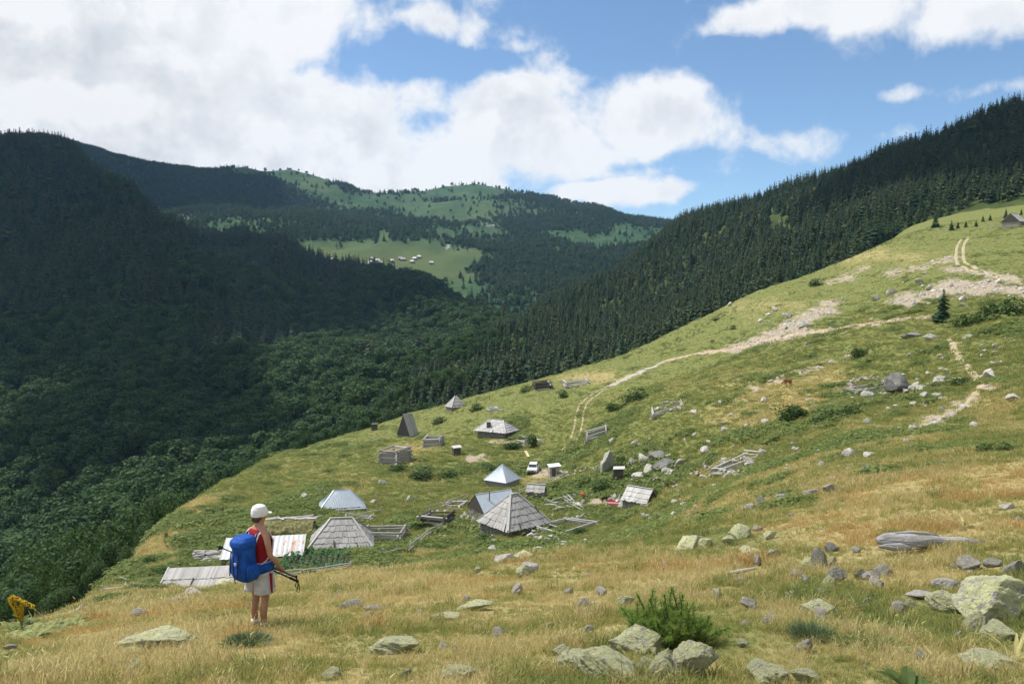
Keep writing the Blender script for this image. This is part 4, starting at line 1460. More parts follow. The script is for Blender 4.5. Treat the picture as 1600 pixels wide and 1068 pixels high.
def hut(name, label, px, py, rz, w, d, eave, rise, ridge, courses=4, roof='shingle', stone=True, over_=5, dmin=0, cap=None, plank=.24, cat='hut', sheets=4, tin=None, gable=False, P=None, mt=None, lean=False):
    """a hut with its middle seen at px, py; sizes in pixels of the photograph, at its distance"""
    P = ground(px, py, dmin) if P is None else P
    s = P[1] / F
    w, d, eave, rise, ridge, ov = w * s, d * s, eave * s, rise * s, ridge * s, over_ * s
    o = empty(name, P, rz)
    tag(o, label, cat)
    x, y = w / 2, d / 2
    ix, iy = x - ov, y - ov
    z0, z1 = eave, eave + rise
    r = ridge / 2
    if gable:
        r = x
    # where the ground falls away under the hut the walls go deeper
    base = -1.6
    cs = [(-ix, -iy), (ix, -iy), (ix, iy), (-ix, iy)]
    for k in range(4):
        wall_part(o, cs[k], cs[(k + 1) % 4], z0 + ov * rise / y * .4, mt or M_log, stone, base, k)
    if gable:
        for sx in (-1, 1):
            g = MB()
            gx = sx * (ix - .02)
            g.face(((gx, -iy, z0), (gx, iy, z0), (gx, 0, z1 - .1)) if sx > 0 else ((gx, iy, z0), (gx, -iy, z0), (gx, 0, z1 - .1)))
            nb = max(3, int(2 * iy / .25))
            for q in range(nb):
                y0, y1 = -iy + 2 * iy * q / nb, -iy + 2 * iy * (q + 1) / nb - .02
                yc = (y0 + y1) / 2
                hh = (z1 - .12 - z0) * (1 - abs(yc) / iy)
                if hh > .1:
                    g.box((gx + sx * .03, yc, z0 + hh / 2), (.03, y1 - y0, hh))
            tag(g.build('gable', M_darkwood if not mt else mt, o), kind='stuff')
    # deck under the covering
    dk = MB()
    A, B, C_, D_ = (-x, -y, z0), (x, -y, z0), (x, y, z0), (-x, y, z0)
    T0, T1 = (-r, 0, z1), (r, 0, z1)
    sc_ = .985
    dv = [Vector(q) * sc_ for q in (A, B, C_, D_, T0, T1)]
    dk.add(dv, [(0, 1, 5, 4), (2, 3, 4, 5), (1, 2, 5), (3, 0, 4), (3, 2, 1, 0)])
    dk.build('roof_deck', M_deck, o)
    faces = [(A, B, T1, T0), (C_, D_, T0, T1)]
    if not gable:
        faces += [(B, C_, T1, T1), (D_, A, T0, T0)]
    for k, q in enumerate(faces):
        if roof == 'shingle':
            roof_face(o, *q, courses, M_shingle if mt is None or roof == 'shingle' else mt, plank)
        elif roof == 'board':
            roof_face(o, *q, courses, M_palewood, plank)
        else:
            tin_face(o, *q, sheets, tin or M_tin)
    # boards over the hips and the ridge
    cm = cap or (M_palewood if roof != 'tin' else M_tin)
    cw = .20 if roof != 'tin' else .14
    up = Vector((0, 0, .10))
    edges = [(T0, T1)] if r > .3 else []
    if not gable:
        edges += [(A, T0), (B, T1), (C_, T1), (D_, T0)]
    for a, b in edges:
        m = MB()
        m.bar(Vector(a) + up, Vector(b) + up, cw, .05)
        m.build('hip_board', cm, o)
    return o, s


def chimney(parent, x, y, z, h, r=.09, mt=None):
    m = MB()
    m.tube([(x, y, z), (x, y, z + h)], r, 8)
    m.tube([(x, y, z + h), (x, y, z + h + .08)], r * 1.6, 8)
    return m.build('chimney_pipe', mt or M_steel, parent)


o, s = hut('hut', 'big pyramid-roofed hut of grey board shingles in the middle of the hamlet', 803, 828, math.radians(38), 86, 80, 15, 43, 14, 5, plank=.16, dmin=70)
m = MB()
m.bar((1.6, -1.9, 3.0), (1.75, -2.5, 2.4), .12)
m.build('roof_prop', M_darkwood, o)
m = MB()
m.bar((.3, -3.2, -.6), (.15, -3.05, 1.2), .12)
m.build('prop', M_palewood, o)
o, s = hut('hut', 'long pale blue tin-roofed hut behind the big shingled hut', 771, 803, math.radians(32), 66, 56, 11, 24, 50, roof='tin', gable=True, dmin=80, over_=3)
chimney(o, -1.2, -1.0, 1.6, 2.0)
o, s = hut('hut', 'small pale blue tin pyramid-roofed hut at the back of the hamlet', 785, 757, math.radians(57), 43, 43, 9, 23, 3, roof='tin', sheets=3, dmin=90, over_=3, stone=False)
o, s = hut('hut', 'wide grey hip-roofed hut far up the meadow behind the car', 776, 678, math.radians(-30), 58, 42, 7, 16, 24, 5, dmin=120, roof='board', plank=.2)
m = MB()
m.box((-.9, -1.9, 2.2), (.7, .7, 1.4))
m.build('chimney', M_darkwood, o)
o, s = hut('hut', 'tall steep A-frame hut at the edge of the meadow', 637, 680, math.radians(62), 24, 25, 2, 32, 24, 7, gable=True, dmin=150, over_=2, stone=False)
o, s = hut('hut', 'small pyramid-roofed hut against the dark forest edge', 712, 638, math.radians(30), 26, 24, 4, 16, 3, 4, dmin=200, over_=2)
o, s = hut('hut', 'grey board-shingled hut with broad front slope behind the vegetable patch', 534, 851, math.radians(8), 98, 78, 7, 36, 34, 5, plank=.16, dmin=60, stone=False)
m = MB()
m.bar((-.7, -2.2, 1.25), (-.6, -2.75, .75), .12)
m.build('roof_prop', M_darkwood, o)
o, s = hut('hut', 'pale tin hip-roofed hut sunk in the grass above the shingled hut', 534, 794, math.radians(15), 72, 46, 3, 26, 24, roof='tin', dmin=80, sheets=5, over_=3)
o, s = hut('hut', 'little shed with grey shingle saddle roof behind the big hut', 838, 778, math.radians(-14), 30, 20, 12, 10, 28, 2, gable=True, dmin=80, over_=2, stone=False, cat='shed')
o, s = hut('hut', 'half collapsed hut with bleached board roof right of the hamlet', 1000, 784, math.radians(-38), 46, 40, 5, 18, 40, 3, roof='board', gable=True, dmin=80, over_=3, cat='ruin')
o, s = hut('barn', 'lone dark barn with pale roof at the upper right edge of the meadow', 1584, 354, math.radians(38), 30, 26, 7, 13, 26, 3, roof='board', gable=True, dmin=200, over_=2, stone=False, cat='barn')


def lean_to(name, label, px, py, rz, w, d, eave, rise, dmin, n, tin=None, cat='shed'):
    P = ground(px, py, dmin)
    s = P[1] / F
    w, d, eave, rise = w * s, d * s, eave * s, rise * s
    o = tag(empty(name, P, rz), label, cat)
    x, y = w / 2, d / 2
    q = ((-x, -y, eave), (x, -y, eave), (x, y, eave + rise), (-x, y, eave + rise))
    if tin:
        tin_face(o, *q, n, tin, .045)
    else:
        roof_face(o, *q, n, M_shingle, .17)
    b = MB()
    v = [Vector(p) * .985 for p in q] + [Vector((p[0] * .95, p[1] * .9, -1.6)) for p in q]
    b.add(v, [(0, 1, 2, 3), (0, 4, 5, 1), (1, 5, 6, 2), (2, 6, 7, 3), (3, 7, 4, 0)])
    b.build('wall', M_darkwood, o)
    for k in (0, 1):
        m = MB()
        sx = -x - .05 if k == 0 else x + .05
        m.bar((sx, -y - .1, eave + .06), (sx, y + .1, eave + rise + .06), .12, .08)
        m.build('edge_board', M_palewood, o)
    return o


o = lean_to('shed', 'long low shed of grey boards lying behind the hiker', 338, 912, math.radians(8), 160, 64, 3, 16, 50, 2)
m = MB()
m.bar((-2.0, -1.9, .25), (-2.0, -.1, .75), .08)
m.build('batten', M_darkwood, o)
lean_to('shed', 'low shed roofed with white and rust-streaked corrugated sheets behind the hiker', 413, 866, math.radians(10), 122, 60, 4, 16, 50, 4, [M_tinw, M_tin, M_tinr, M_tinr])

# ------------------------------------------------------------------ pens of stacked logs
def log_mesh(i):
    rg = random.Random(40 + i)
    b = MB()
    b.tube([(-.5, 0, 0), (-.2, rg.uniform(-.02, .02), rg.uniform(-.3, .3) * .1), (.2, rg.uniform(-.02, .02), 0), (.5, 0, 0)], [1, .95, .9, .8], 7)
    # lengthwise unit in x, radius unit in y and z
    b.v = [(x, y if abs(y) > .05 else y, z) for x, y, z in b.v]
    return b


LOGS = []
for i in range(3):
    for mt in (M_log, M_palewood, M_darkwood):
        LOGS.append(log_mesh(i).mesh('log', mt))


def log_between(parent, a, b, r, mi=0, name='log'):
    a, b = Vector(a), Vector(b)
    d = b - a
    o = link(name, LOGS[random.randrange(3) * 3 + mi], parent)
    o.location = (a + b) / 2
    o.rotation_euler = d.to_track_quat('X', 'Z').to_euler()
    o.scale = (d.length, r, r)
    return o


def pen(label, px, py, w, d, h, rz, n=5, mi=0, dmin=0, miss=.08, mess=.03, cat='log pen', extra=0, name='log_pen'):
    P = ground(px, py, dmin)
    s = P[1] / F
    w, d, h = w * s, d * s, h * s
    o = tag(empty(name, P, rz), label, cat)
    n += 1
    r = h / n / 2 * 1.05
    x, y = w / 2, d / 2

    def gz(lx, ly):
        c, q = math.cos(rz), math.sin(rz)
        return float(G_near(P[0] + lx * c - ly * q, P[1] + lx * q + ly * c)) - P[2]
    z = {k: gz(*k) for k in ((-x, -y), (x, -y), (x, y), (-x, y))}
    cs = [(-x, -y), (x, -y), (x, y), (-x, y)]
    mid = sum(z.values()) / 4
    for k in range(n):
        for e in range(4):
            if random.random() < miss * (k / n * 2):
                continue
            a, b = cs[e], cs[(e + 1) % 4]
            da = Vector((b[0] - a[0], b[1] - a[1], 0)).normalized() * r * random.uniform(1, 3)
            za, zb = z[a] * .75 + mid * .25, z[b] * .75 + mid * .25
            zz = r + k * 2 * r + (r if e % 2 else 0) - .12
            j = lambda: random.uniform(-mess, mess) * w
            log_between(o, Vector((a[0] + j(), a[1] + j(), za + zz)) - da, Vector((b[0] + j(), b[1] + j(), zb + zz + j() * .5)) + da, r * random.uniform(.85, 1.05), mi if random.random() < .75 else (mi + 1) % 2)
    for q in range(extra):
        a = Vector((random.uniform(-x, x) * 1.3, random.uniform(-y, y) * 1.4, .1))
        t = random.uniform(0, 6.28)
        log_between(o, a, a + Vector((math.cos(t) * w * .5, math.sin(t) * w * .5, random.uniform(0, h * .9))), r * .7, 1)
    return o


pen('roofless log pen with tall front wall on the left of the meadow', 618, 722, 28, 44, 22, math.radians(-18), 6, 0, 100)
pen('squat log cabin shell right of the A-frame hut', 677, 695, 25, 22, 14, math.radians(-5), 5, 0, 120, 0)
pen('small dark log pen on the forest edge', 847, 608, 22, 22, 12, math.radians(8), 5, 2, 180)
pen('bleached low log pen left of the track near the forest', 899, 601, 34, 26, 8, math.radians(5), 4, 1, 180, .2, .05, extra=5)
pen('low log pen alone on the green slope right of the track', 1042, 638, 44, 50, 8, math.radians(-8), 4, 1, 110, .1)
pen('log pen with leaning poles beside the wheel track', 932, 684, 30, 32, 12, math.radians(-6), 4, 0, 110, .1, .04, extra=4)
pen('wide sagging log pen among the scattered stones', 1148, 730, 54, 60, 13, math.radians(4), 5, 1, 50, .25, .04, extra=1)
pen('dark log pen left of the big shingled hut', 683, 818, 40, 44, 18, math.radians(-14), 5, 2, 70, .05)
pen('long log pen beside the grey shingled hut', 600, 838, 60, 46, 16, math.radians(-4), 4, 0, 70, .1)
pen('weathered board pen at the lower left by the yellow mullein', 78, 972, 74, 66, 14, math.radians(14), 4, 1, 40, .05, .01)
pen('log pen of poles right below the big shingled hut', 880, 826, 70, 76, 10, math.radians(34), 3, 1, 60, .2, .03, extra=6)
pen('small heap of grey timbers near the forest hut', 771, 641, 14, 16, 5, .3, 2, 1, 150, .3, .2, extra=5)
pen('stone and log pen built against the big squarish boulder', 1358, 612, 52, 46, 9, math.radians(-4), 3, 0, 70, .1, .03, extra=2)
pen('little board frame in the grass at the left', 205, 938, 26, 30, 5, math.radians(20), 2, 1, 40, .1)
pen('grey pole platform on the far left of the low shed', 215, 908, 34, 34, 4, math.radians(24), 2, 1, 60, .1, .02, extra=3)

# heap of split boards (a fallen hut) left of the tin shed
P = ground(332, 874, 60)
s = P[1] / F
o = tag(empty('timber_heap', P, math.radians(10)), 'heap of bleached split boards from a fallen hut left of the tin shed', 'timber heap')
for q in range(70):
    x = random.uniform(-.4, .4) * 52 * s
    y = random.uniform(-.5, .5) * 60 * s
    z = .1 + (1 - abs(y / (30 * s))) * 1.1 * random.uniform(.4, 1)
    L = random.uniform(.25, .6) * 52 * s
    a = random.gauss(0, .22)
    log_between(o, (x - math.cos(a) * L / 2, y - math.sin(a) * L / 2, z), (x + math.cos(a) * L / 2, y + math.sin(a) * L / 2, z + random.gauss(0, .12)), random.uniform(.06, .14), random.choice((1, 1, 1, 0)), 'split_board')
# turf-covered hut behind the tin shed
P = ground(452, 832, 60)
s = P[1] / F
o = tag(empty('turf_hut', P, math.radians(8)), 'sunken turf-roofed hut with bleached ridge boards behind the rusty tin shed', 'hut')
b = MB()
W, D2 = 86 * s, 60 * s
N = 12
for i in range(N):
    for j in range(8):
        pass
bm = bmesh.new()
bmesh.ops.create_grid(bm, x_segments=18, y_segments=12, size=.5)
for v in bm.verts:
    x, y = v.co.x, v.co.y
    zz = .3 + 1.3 * (1 - (abs(y) * 2) ** 1.6) + float(fbm(np.array(x * 9.), np.array(y * 9.), 4, 3)) * .5
    if max(abs(x), abs(y)) > .495:
        zz = -.8
    v.co = Vector((x * W, y * D2, zz))
me = bpy.data.meshes.new('turf')
bm.to_mesh(me)
bm.free()
me.materials.append(plain('turf', (.17, .16, .07), .95, .1, .5, 3))
link('turf', me, o)
for q in range(14):
    x = random.uniform(-.45, .45) * W
    L = random.uniform(.8, 2.2)
    a = random.gauss(0, .3)
    log_between(o, (x - L / 2, .3 + random.uniform(-.5, .8), 1.62), (x + L / 2 * math.cos(a), .3 + random.uniform(-.5, .8) + math.sin(a), 1.7), random.uniform(.07, .12), 1, 'ridge_board')
m = MB()
m.box((W * .40, .3, 1.55), (1.2, 1.0, .3), None, 0, .08)
m.build('stone_slab', M_pale, o)

# upright sheds
def box_shed(label, px, py, w, d, h, rz, dmin, roofm, wallm, name='shed'):
    P = ground(px, py, dmin)
    s = P[1] / F
    w, d, h = w * s, d * s, h * s
    o = tag(empty(name, P, rz), label, 'shed')
    for k, (a, b) in enumerate([((-w / 2, -d / 2), (w / 2, -d / 2)), ((w / 2, -d / 2), (w / 2, d / 2)), ((w / 2, d / 2), (-w / 2, d / 2)), ((-w / 2, d / 2), (-w / 2, -d / 2))]):
        m = MB()
        n = max(4, int(h / .22))
        for q in range(n):
            z = -.4 + (h + .4) * q / n
            m.bar((a[0], a[1], z + .1), (b[0], b[1], z + .1), .06, (h + .4) / n * .93)
        tag(m.build('board_wall', wallm, o), kind='stuff')
    m = MB()
    m.box((.1, 0, h + .10), (w * 1.3, d * 1.25, .07), Matrix.Rotation(.10, 3, 'X') @ Matrix.Rotation(-.06, 3, 'Y'))
    m.build('roof', roofm, o)
    m = MB()
    m.box((-w * .1, -d / 2 - .05, h * .42), (w * .4, .05, h * .8))
    m.build('door', M_darkwood, o)
    return o


box_shed('upright grey board shed with white flat roof right of the car', 865, 744, 15, 13, 17, math.radians(12), 90, M_white, M_log)
box_shed('narrow upright board shed with pale roof in front of the round bush', 966, 752, 14, 12, 21, math.radians(-10), 80, M_palewood, M_darkwood)
box_shed('small dark shed with pale roof in the middle of the meadow', 713, 711, 11, 11, 13, math.radians(20), 100, M_palewood, M_darkwood)
box_shed('tiny dark shed at the left end of the meadow skyline', 585, 671, 8, 8, 9, 0, 150, M_darkwood, M_darkwood)

# ------------------------------------------------------------------ fences, rails, walls
def rail_fence(label, pts, dmin, h=1.0, mi=0, rails=2, cat='fence'):
    Q = [ground(px, py, dmin) for px, py in pts]
    o = tag(empty('rail_fence', Q[0]), label, cat)
    P0 = Vector(Q[0])
    Q = [Vector(q) - P0 for q in Q]
    for k, q in enumerate(Q):
        log_between(o, q + Vector((0, 0, -.3)), q + Vector((random.gauss(0, .08), random.gauss(0, .08), h * random.uniform(.9, 1.2))), .06, mi, 'post')
    for a, b in zip(Q[:-1], Q[1:]):
        for r in range(rails):
            log_between(o, a + Vector((0, 0, h * (.4 + .45 * r) + random.gauss(0, .06))), b + Vector((0, 0, h * (.4 + .45 * r) + random.gauss(0, .06))), .05, mi, 'rail')
    return o


rail_fence('broken pole fence descending left of the dark log pen', [(640, 862), (655, 850), (668, 838), (690, 828)], 60, 1.0, 1)
rail_fence('low pole fence below the shingled hut', [(600, 866), (620, 862), (642, 856)], 60, .7, 1, 1)
rail_fence('pole fence along the near edge of the vegetable patch', [(430, 902), (470, 897), (510, 892), (548, 886)], 60, .6, 1, 2)
rail_fence('pole fence between the tin hut and the shingled hut', [(530, 803), (552, 806), (575, 803), (596, 800)], 60, .9, 1, 1)
rail_fence('pole fence at the far end of the meadow by the forest hut', [(728, 634), (745, 629), (765, 624)], 180, 1.2, 2)
rail_fence('pole fence running up from the tin hut', [(668, 800), (695, 793), (722, 784), (732, 778)], 80, 1.0, 0)
rail_fence('leaning poles beside the far hip-roofed hut', [(812, 684), (830, 690), (850, 694)], 120, .9, 1)
rail_fence('grey fence left of the lone barn', [(1541, 358), (1553, 357), (1566, 356), (1578, 357), (1595, 355)], 200, 1.3, 0, 3)
rail_fence('pole fence left of the low shed', [(160, 925), (200, 918), (255, 910)], 50, .6, 1, 1)
rail_fence('pole fence behind the little shed', [(812, 772), (842, 760), (870, 752), (885, 745)], 80, .9, 1)
rail_fence('fallen poles around the half collapsed hut', [(960, 782), (985, 790), (1012, 792)], 70, .5, 1, 2)
rail_fence('broken pole fence in front of the person in orange', [(860, 790), (880, 782), (893, 790), (910, 800)], 70, .8, 1, 2)


def stone_wall(label, pts, h, dmin, per=2.4, cat='stone wall'):
    """a dry wall: single stones piled along a line"""
    Q = [ground(px, py, dmin) for px, py in pts]
    o = tag(empty('stone_wall', Q[0]), label, cat)
    for a, b in zip(Q[:-1], Q[1:]):
        L = np.hypot(*(b - a)[:2])
        for q in range(int(L * per)):
            t = random.random()
            p = a + (b - a) * t
            w = random.uniform(.35, .7)
            z = random.random() * h
            r = link('stone', random.choice(ROCKS['g'] + ROCKS['p']), o)
            r.location = (p[0] - Q[0][0] + random.gauss(0, .22), p[1] - Q[0][1] + random.gauss(0, .22), float(G_near(p[0], p[1])) - Q[0][2] + z)
            r.rotation_euler = (random.gauss(0, .3), random.gauss(0, .3), random.uniform(0, 6.28))
            r.scale = (w, w, w * .9)
    return o


stone_wall('dry stone wall between the shed and the tall pointed boulder', [(880, 744), (905, 740), (925, 735), (940, 738)], .8, 90, 3)
stone_wall('crescent dry stone wall closing the pole pen below the big hut', [(822, 833), (838, 842), (858, 848), (880, 848)], .7, 60, 3.6)
stone_wall('stone heap at the right corner of the pole pen', [(888, 812), (900, 816), (908, 822)], .9, 60, 4)
stone_wall('stone rubble strip between the big hut and the half collapsed one', [(862, 790), (880, 782), (900, 776)], .5, 80, 2.4)
stone_wall('rubble edge of the stone pen on the slope', [(1326, 604), (1345, 612), (1368, 618), (1385, 612)], .6, 70, 2.6)
stone_wall('rubble row right of the big squarish boulder', [(1432, 612), (1450, 606), (1470, 600), (1490, 596)], .5, 70, 2.4)

stone_wall('rubble and weeds left of the big shingled hut', [(724, 800), (738, 812), (748, 826)], .4, 70, 2.2)
stone_wall('stone rubble row above the half collapsed hut', [(975, 756), (1000, 752), (1030, 756), (1060, 760)], .4, 80, 1.6)
stone_wall('low stone row climbing the slope right of the boulder heap', [(1075, 742), (1100, 748), (1120, 742)], .4, 60, 1.6)
stone_wall('rubble row in the grass below the half collapsed hut', [(1000, 806), (1040, 812), (1075, 806)], .3, 60, 1.2)
stone_wall('pale stone row along the lower edge of the footpath', [(1415, 680), (1440, 668), (1462, 662), (1490, 650)], .25, 45, 1.6)
stone_wall('pale boulder row on the bank under the dirt road', [(1200, 600), (1225, 588), (1260, 578), (1300, 568)], .4, 100, 1.2)
pen('tumbled pole pen behind the big shingled hut', 885, 790, 40, 40, 8, math.radians(20), 2, 1, 75, .3, .08, extra=8)
pen('broken pole frame left of the long tin-roofed hut', 712, 790, 26, 24, 7, math.radians(-20), 2, 1, 75, .3, .08, extra=5)
pen('jumble of poles beside the half collapsed hut', 972, 778, 30, 24, 6, math.radians(10), 2, 1, 75, .3, .1, extra=7)
pen('jumble of poles right of the far hip-roofed hut', 826, 690, 24, 20, 5, math.radians(30), 2, 1, 120, .3, .1, extra=6)
pen('log heap between the tin hip-roofed hut and the long pen', 560, 812, 40, 24, 6, math.radians(4), 2, 1, 75, .2, .1, extra=6)

stone_wall('rectangular dry stone enclosure beside the big squarish boulder', [(1328, 602), (1346, 595), (1386, 595), (1389, 611), (1346, 615), (1328, 602)], .7, 60, 4)
stone_wall('dry stone footing around the low log pen on the green slope', [(1020, 638), (1040, 630), (1064, 634), (1062, 642), (1030, 644)], .5, 100, 2)
stone_wall('tumbled stone footing of the wide sagging log pen', [(1122, 734), (1136, 724), (1172, 722), (1176, 734), (1150, 741), (1122, 734)], .6, 50, 3)
stone_wall('tumbled grey stone ring beside the bleached low log pen', [(884, 604), (898, 598), (914, 600), (908, 606)], .5, 180, 2)
stone_wall('grey rubble along the right edge of the boulder heap', [(1075, 735), (1095, 728), (1110, 735)], .5, 70, 2.5)
stone_wall('grey rubble fan under the tall pointed boulder', [(925, 745), (945, 748), (962, 744)], .4, 80, 3)
stone_wall('rubble in the trodden yard beside the dark brown dog', [(890, 778), (915, 768), (940, 764)], .35, 75, 2)
stone_wall('stones along the near wall of the big shingled hut', [(752, 838), (775, 850), (800, 852), (820, 846)], .3, 65, 2.2)
stone_wall('broken stone row between the two shingled huts', [(620, 846), (650, 842), (700, 838)], .25, 65, 1)
stone_wall('dry stone row behind the dark log pen', [(655, 812), (675, 802), (705, 800)], .4, 70, 1.6)

# ------------------------------------------------------------------ wheel tracks and footpath
def strip(name, pts, w, material, parent=None, lift=.05, dmin=0, wob=.15):
    Q = np.array([ground(px, py, dmin) for px, py in pts])
    # resample
    seg = np.hypot(*np.diff(Q[:, :2], axis=0).T)
    t = np.concatenate([[0], np.cumsum(seg)])
    m = max(4, int(t[-1] / .9))
    tt = np.linspace(0, t[-1], m)
    x, y = np.interp(tt, t, Q[:, 0]), np.interp(tt, t, Q[:, 1])
    for _ in range(6):
        x[1:-1] = (x[:-2] + 2 * x[1:-1] + x[2:]) / 4
        y[1:-1] = (y[:-2] + 2 * y[1:-1] + y[2:]) / 4
    return x, y


def ribbon(name, x, y, off, w, material, parent=None, lift=.13):
    dx_, dy_ = np.gradient(x), np.gradient(y)
    L = np.hypot(dx_, dy_) + 1e-6
    nx_, ny_ = -dy_ / L, dx_ / L
    v, f = [], []
    k = 5
    for i in range(len(x)):
        ww = w * (1 + .35 * float(fbm(np.array(i * .31), np.array(off * 3.), 7, 2)) * 2)
        for j in range(k):
            q = off + (j / (k - 1) - .5) * ww
            X, Y = x[i] + nx_[i] * q, y[i] + ny_[i] * q
            v.append((X, Y, float(G_near(X, Y)) + (lift if 0 < j < k - 1 else -.03)))
    for i in range(len(x) - 1):
        for j in range(k - 1):
            a = i * k + j
            f.append((a, a + 1, a + k + 1, a + k))
    b = MB()
    b.add(v, f)
    return b.build(name, material, parent, True)


M_track = plain('bare_track', (.40, .335, .22), .95, .1, .28, 1.2)
M_gravel = plain('pale_gravel', (.40, .37, .32), .95, .1, .3, 2.5)
M_clay = plain('reddish_clay', (.42, .32, .23), .95, .1, .35, 1.5)
x, y = strip('t', [(868, 722), (876, 712), (886, 700), (898, 684), (904, 664), (906, 645), (914, 628), (932, 614), (955, 602)], 1, None, dmin=100)
tr = empty('wheel_track')
tag(tr, kind='structure')
ribbon('rut', x, y, -.85, .55, M_track, tr)
ribbon('rut', x, y, .85, .55, M_track, tr)
x, y = strip('t', [(952, 604), (975, 592), (1000, 580), (1034, 566)], 1, None, dmin=150)
tag(ribbon('gravel_road', x, y, 0, 3.2, M_gravel), kind='structure')
x, y = strip('t', [(1034, 566), (1070, 556), (1110, 550), (1150, 543), (1200, 530), (1260, 520), (1330, 510), (1400, 501), (1455, 495)], 1, None, dmin=130)
tag(ribbon('dirt_road', x, y, 0, 2.6, M_clay), kind='structure')
x, y = strip('t', [(1508, 372), (1500, 385), (1499, 400), (1502, 412), (1530, 424), (1560, 432), (1602, 440)], 1, None, dmin=130)
tag(ribbon('dirt_road', x, y, -.9, 1.0, M_track), kind='structure')
tag(ribbon('dirt_road', x, y, 1.0, 1.0, M_track), kind='structure')
x, y = strip('t', [(1482, 528), (1490, 545), (1500, 562), (1522, 585), (1534, 600), (1520, 622), (1500, 640), (1470, 655), (1430, 675)], 1, None, dmin=40)
tag(ribbon('footpath', x, y, 0, .9, M_track), kind='structure')
x, y = strip('t', [(640, 722), (648, 732), (656, 742), (664, 750)], 1, None, dmin=90)
tag(ribbon('footpath', x, y, 0, .7, M_track), kind='structure')

# ------------------------------------------------------------------ vegetable patch
c = [ground(*q, 60) for q in ((438, 893), (440, 868), (546, 858), (552, 884))]
O = Vector(sum(c) / 4)
o = tag(empty('vegetable_patch', O), 'fenced patch of green potato rows in front of the shingled hut', 'vegetable patch')
b = MB()
N = 10
g = []
for i in range(N + 1):
    for j in range(N + 1):
        q = (c[0] * (1 - i / N) + c[3] * i / N) * (1 - j / N) + (c[1] * (1 - i / N) + c[2] * i / N) * j / N
        g.append((q[0] - O.x, q[1] - O.y, float(G_near(q[0], q[1])) + .06 - O.z))
b.add(g, [(i * (N + 1) + j, (i + 1) * (N + 1) + j, (i + 1) * (N + 1) + j + 1, i * (N + 1) + j + 1) for i in range(N) for j in range(N)])
b.build('soil', M_soil, o)
M_crop = leafy('crop_leaves', (.035, .12, .045), (.075, .19, .07), .3, .3)
for r in range(12):
    b = MB()
    rg = random.Random(r)
    for q in range(190):
        u, vv = (r + .5) / 12 + rg.gauss(0, .012), rg.random()
        u2 = u + .10 * (vv - .5)
        pz = (c[0] * (1 - u2) + c[3] * u2) * (1 - vv) + (c[1] * (1 - u2) + c[2] * u2) * vv
        p = Vector((pz[0] - O.x, pz[1] - O.y, float(G_near(pz[0], pz[1])) - O.z + .08 + abs(rg.gauss(.2, .12))))
        nm = Vector((rg.gauss(0, .5), rg.gauss(0, .5), 1)).normalized()
        t1 = Quaternion(nm, rg.uniform(0, 6.28)) @ nm.orthogonal().normalized()
        t2 = nm.cross(t1)
        sz = rg.uniform(.09, .2)
        b.face((p - t1 * sz, p - t2 * sz * .6, p + t1 * sz, p + t2 * sz * .6))
    tag(b.build('crop_row', M_crop, o), kind='stuff')

# ------------------------------------------------------------------ huts of the far hamlet
M_farroof = plain('far_pale_roof', (.62, .62, .60), .7, .2, .15, .3)
M_farroofg = plain('far_grey_roof', (.36, .36, .36), .7, .2, .15, .3)
M_farwall = plain('far_wall', (.20, .17, .15), .9, .1)
FH = [(103, 160, 0), (145, 190, 1), (205, 188, 0), (235, 205, 1), (540, 180, 1), (528, 208, 0), (525, 225, 0), (588, 195, 0), (610, 214, 1), (705, 198, 0), (775, 178, 1), (800, 186, 1), (895, 180, 0), (932, 165, 0), (875, 205, 0), (1035, 215, 0), (668, 284, 0), (705, 243, 1)]
WHERE = ['leftmost white-roofed hut of the far hamlet', 'grey hut second from the left in the far hamlet', 'white-roofed hut at the left edge of the far hamlet above the dark spur', 'grey hut lowest of the left cluster in the far hamlet', 'grey hut at the top of the middle cluster in the far hamlet', 'white-roofed hut in the middle of the middle cluster far off', 'lowest white-roofed hut of the middle cluster far off', 'white-roofed hut at the right of the middle cluster far off', 'grey hut at the lower right of the middle cluster far off', 'long white-roofed hut alone in the centre of the far hamlet', 'large grey hut right of centre in the far hamlet', 'small grey hut beside the large grey one far off', 'white-roofed hut of the right cluster in the far hamlet', 'topmost white-roofed hut of the right cluster far off', 'lowest white-roofed hut of the right cluster far off', 'rightmost pale-roofed hut of the far hamlet', 'white hut lowest of all on the far meadow', 'tiny grey hut above the lowest one on the far meadow']
for k, (a, b_, g_) in enumerate(FH):
    P = hit(480 + a / 5.333, 370 + b_ / 5.333 + 2, G_far)
    s = P[1] / F
    w, d, h, rs = random.uniform(7, 10) * s * .9, random.uniform(5, 6.5) * s, 2.0 * s, 2.6 * s
    o = tag(empty('far_hut', P, random.uniform(-.5, .5)), WHERE[k], 'hut', 'huts of the far hamlet')
    m = MB()
    m.box((0, 0, h / 2 - 2), (w * .9, d * .9, h + 4))
    m.build('wall', M_farwall, o)
    m = MB()
    x, y = w / 2, d / 2
    m.add([(-x, -y, h), (x, -y, h), (x, y, h), (-x, y, h), (-x * .6, 0, h + rs), (x * .6, 0, h + rs)], [(0, 1, 5, 4), (2, 3, 4, 5), (1, 2, 5), (3, 0, 4), (3, 2, 1, 0)])
    m.build('roof', M_farroofg if g_ else M_farroof, o)

# ------------------------------------------------------------------ the white car
P = ground(833, 737, 90)
car = tag(empty('parked_car', P, math.radians(-8)), 'white old estate car parked in the meadow above the tin-roofed huts', 'car')
car.scale = (1.12, 1.12, 1.12)


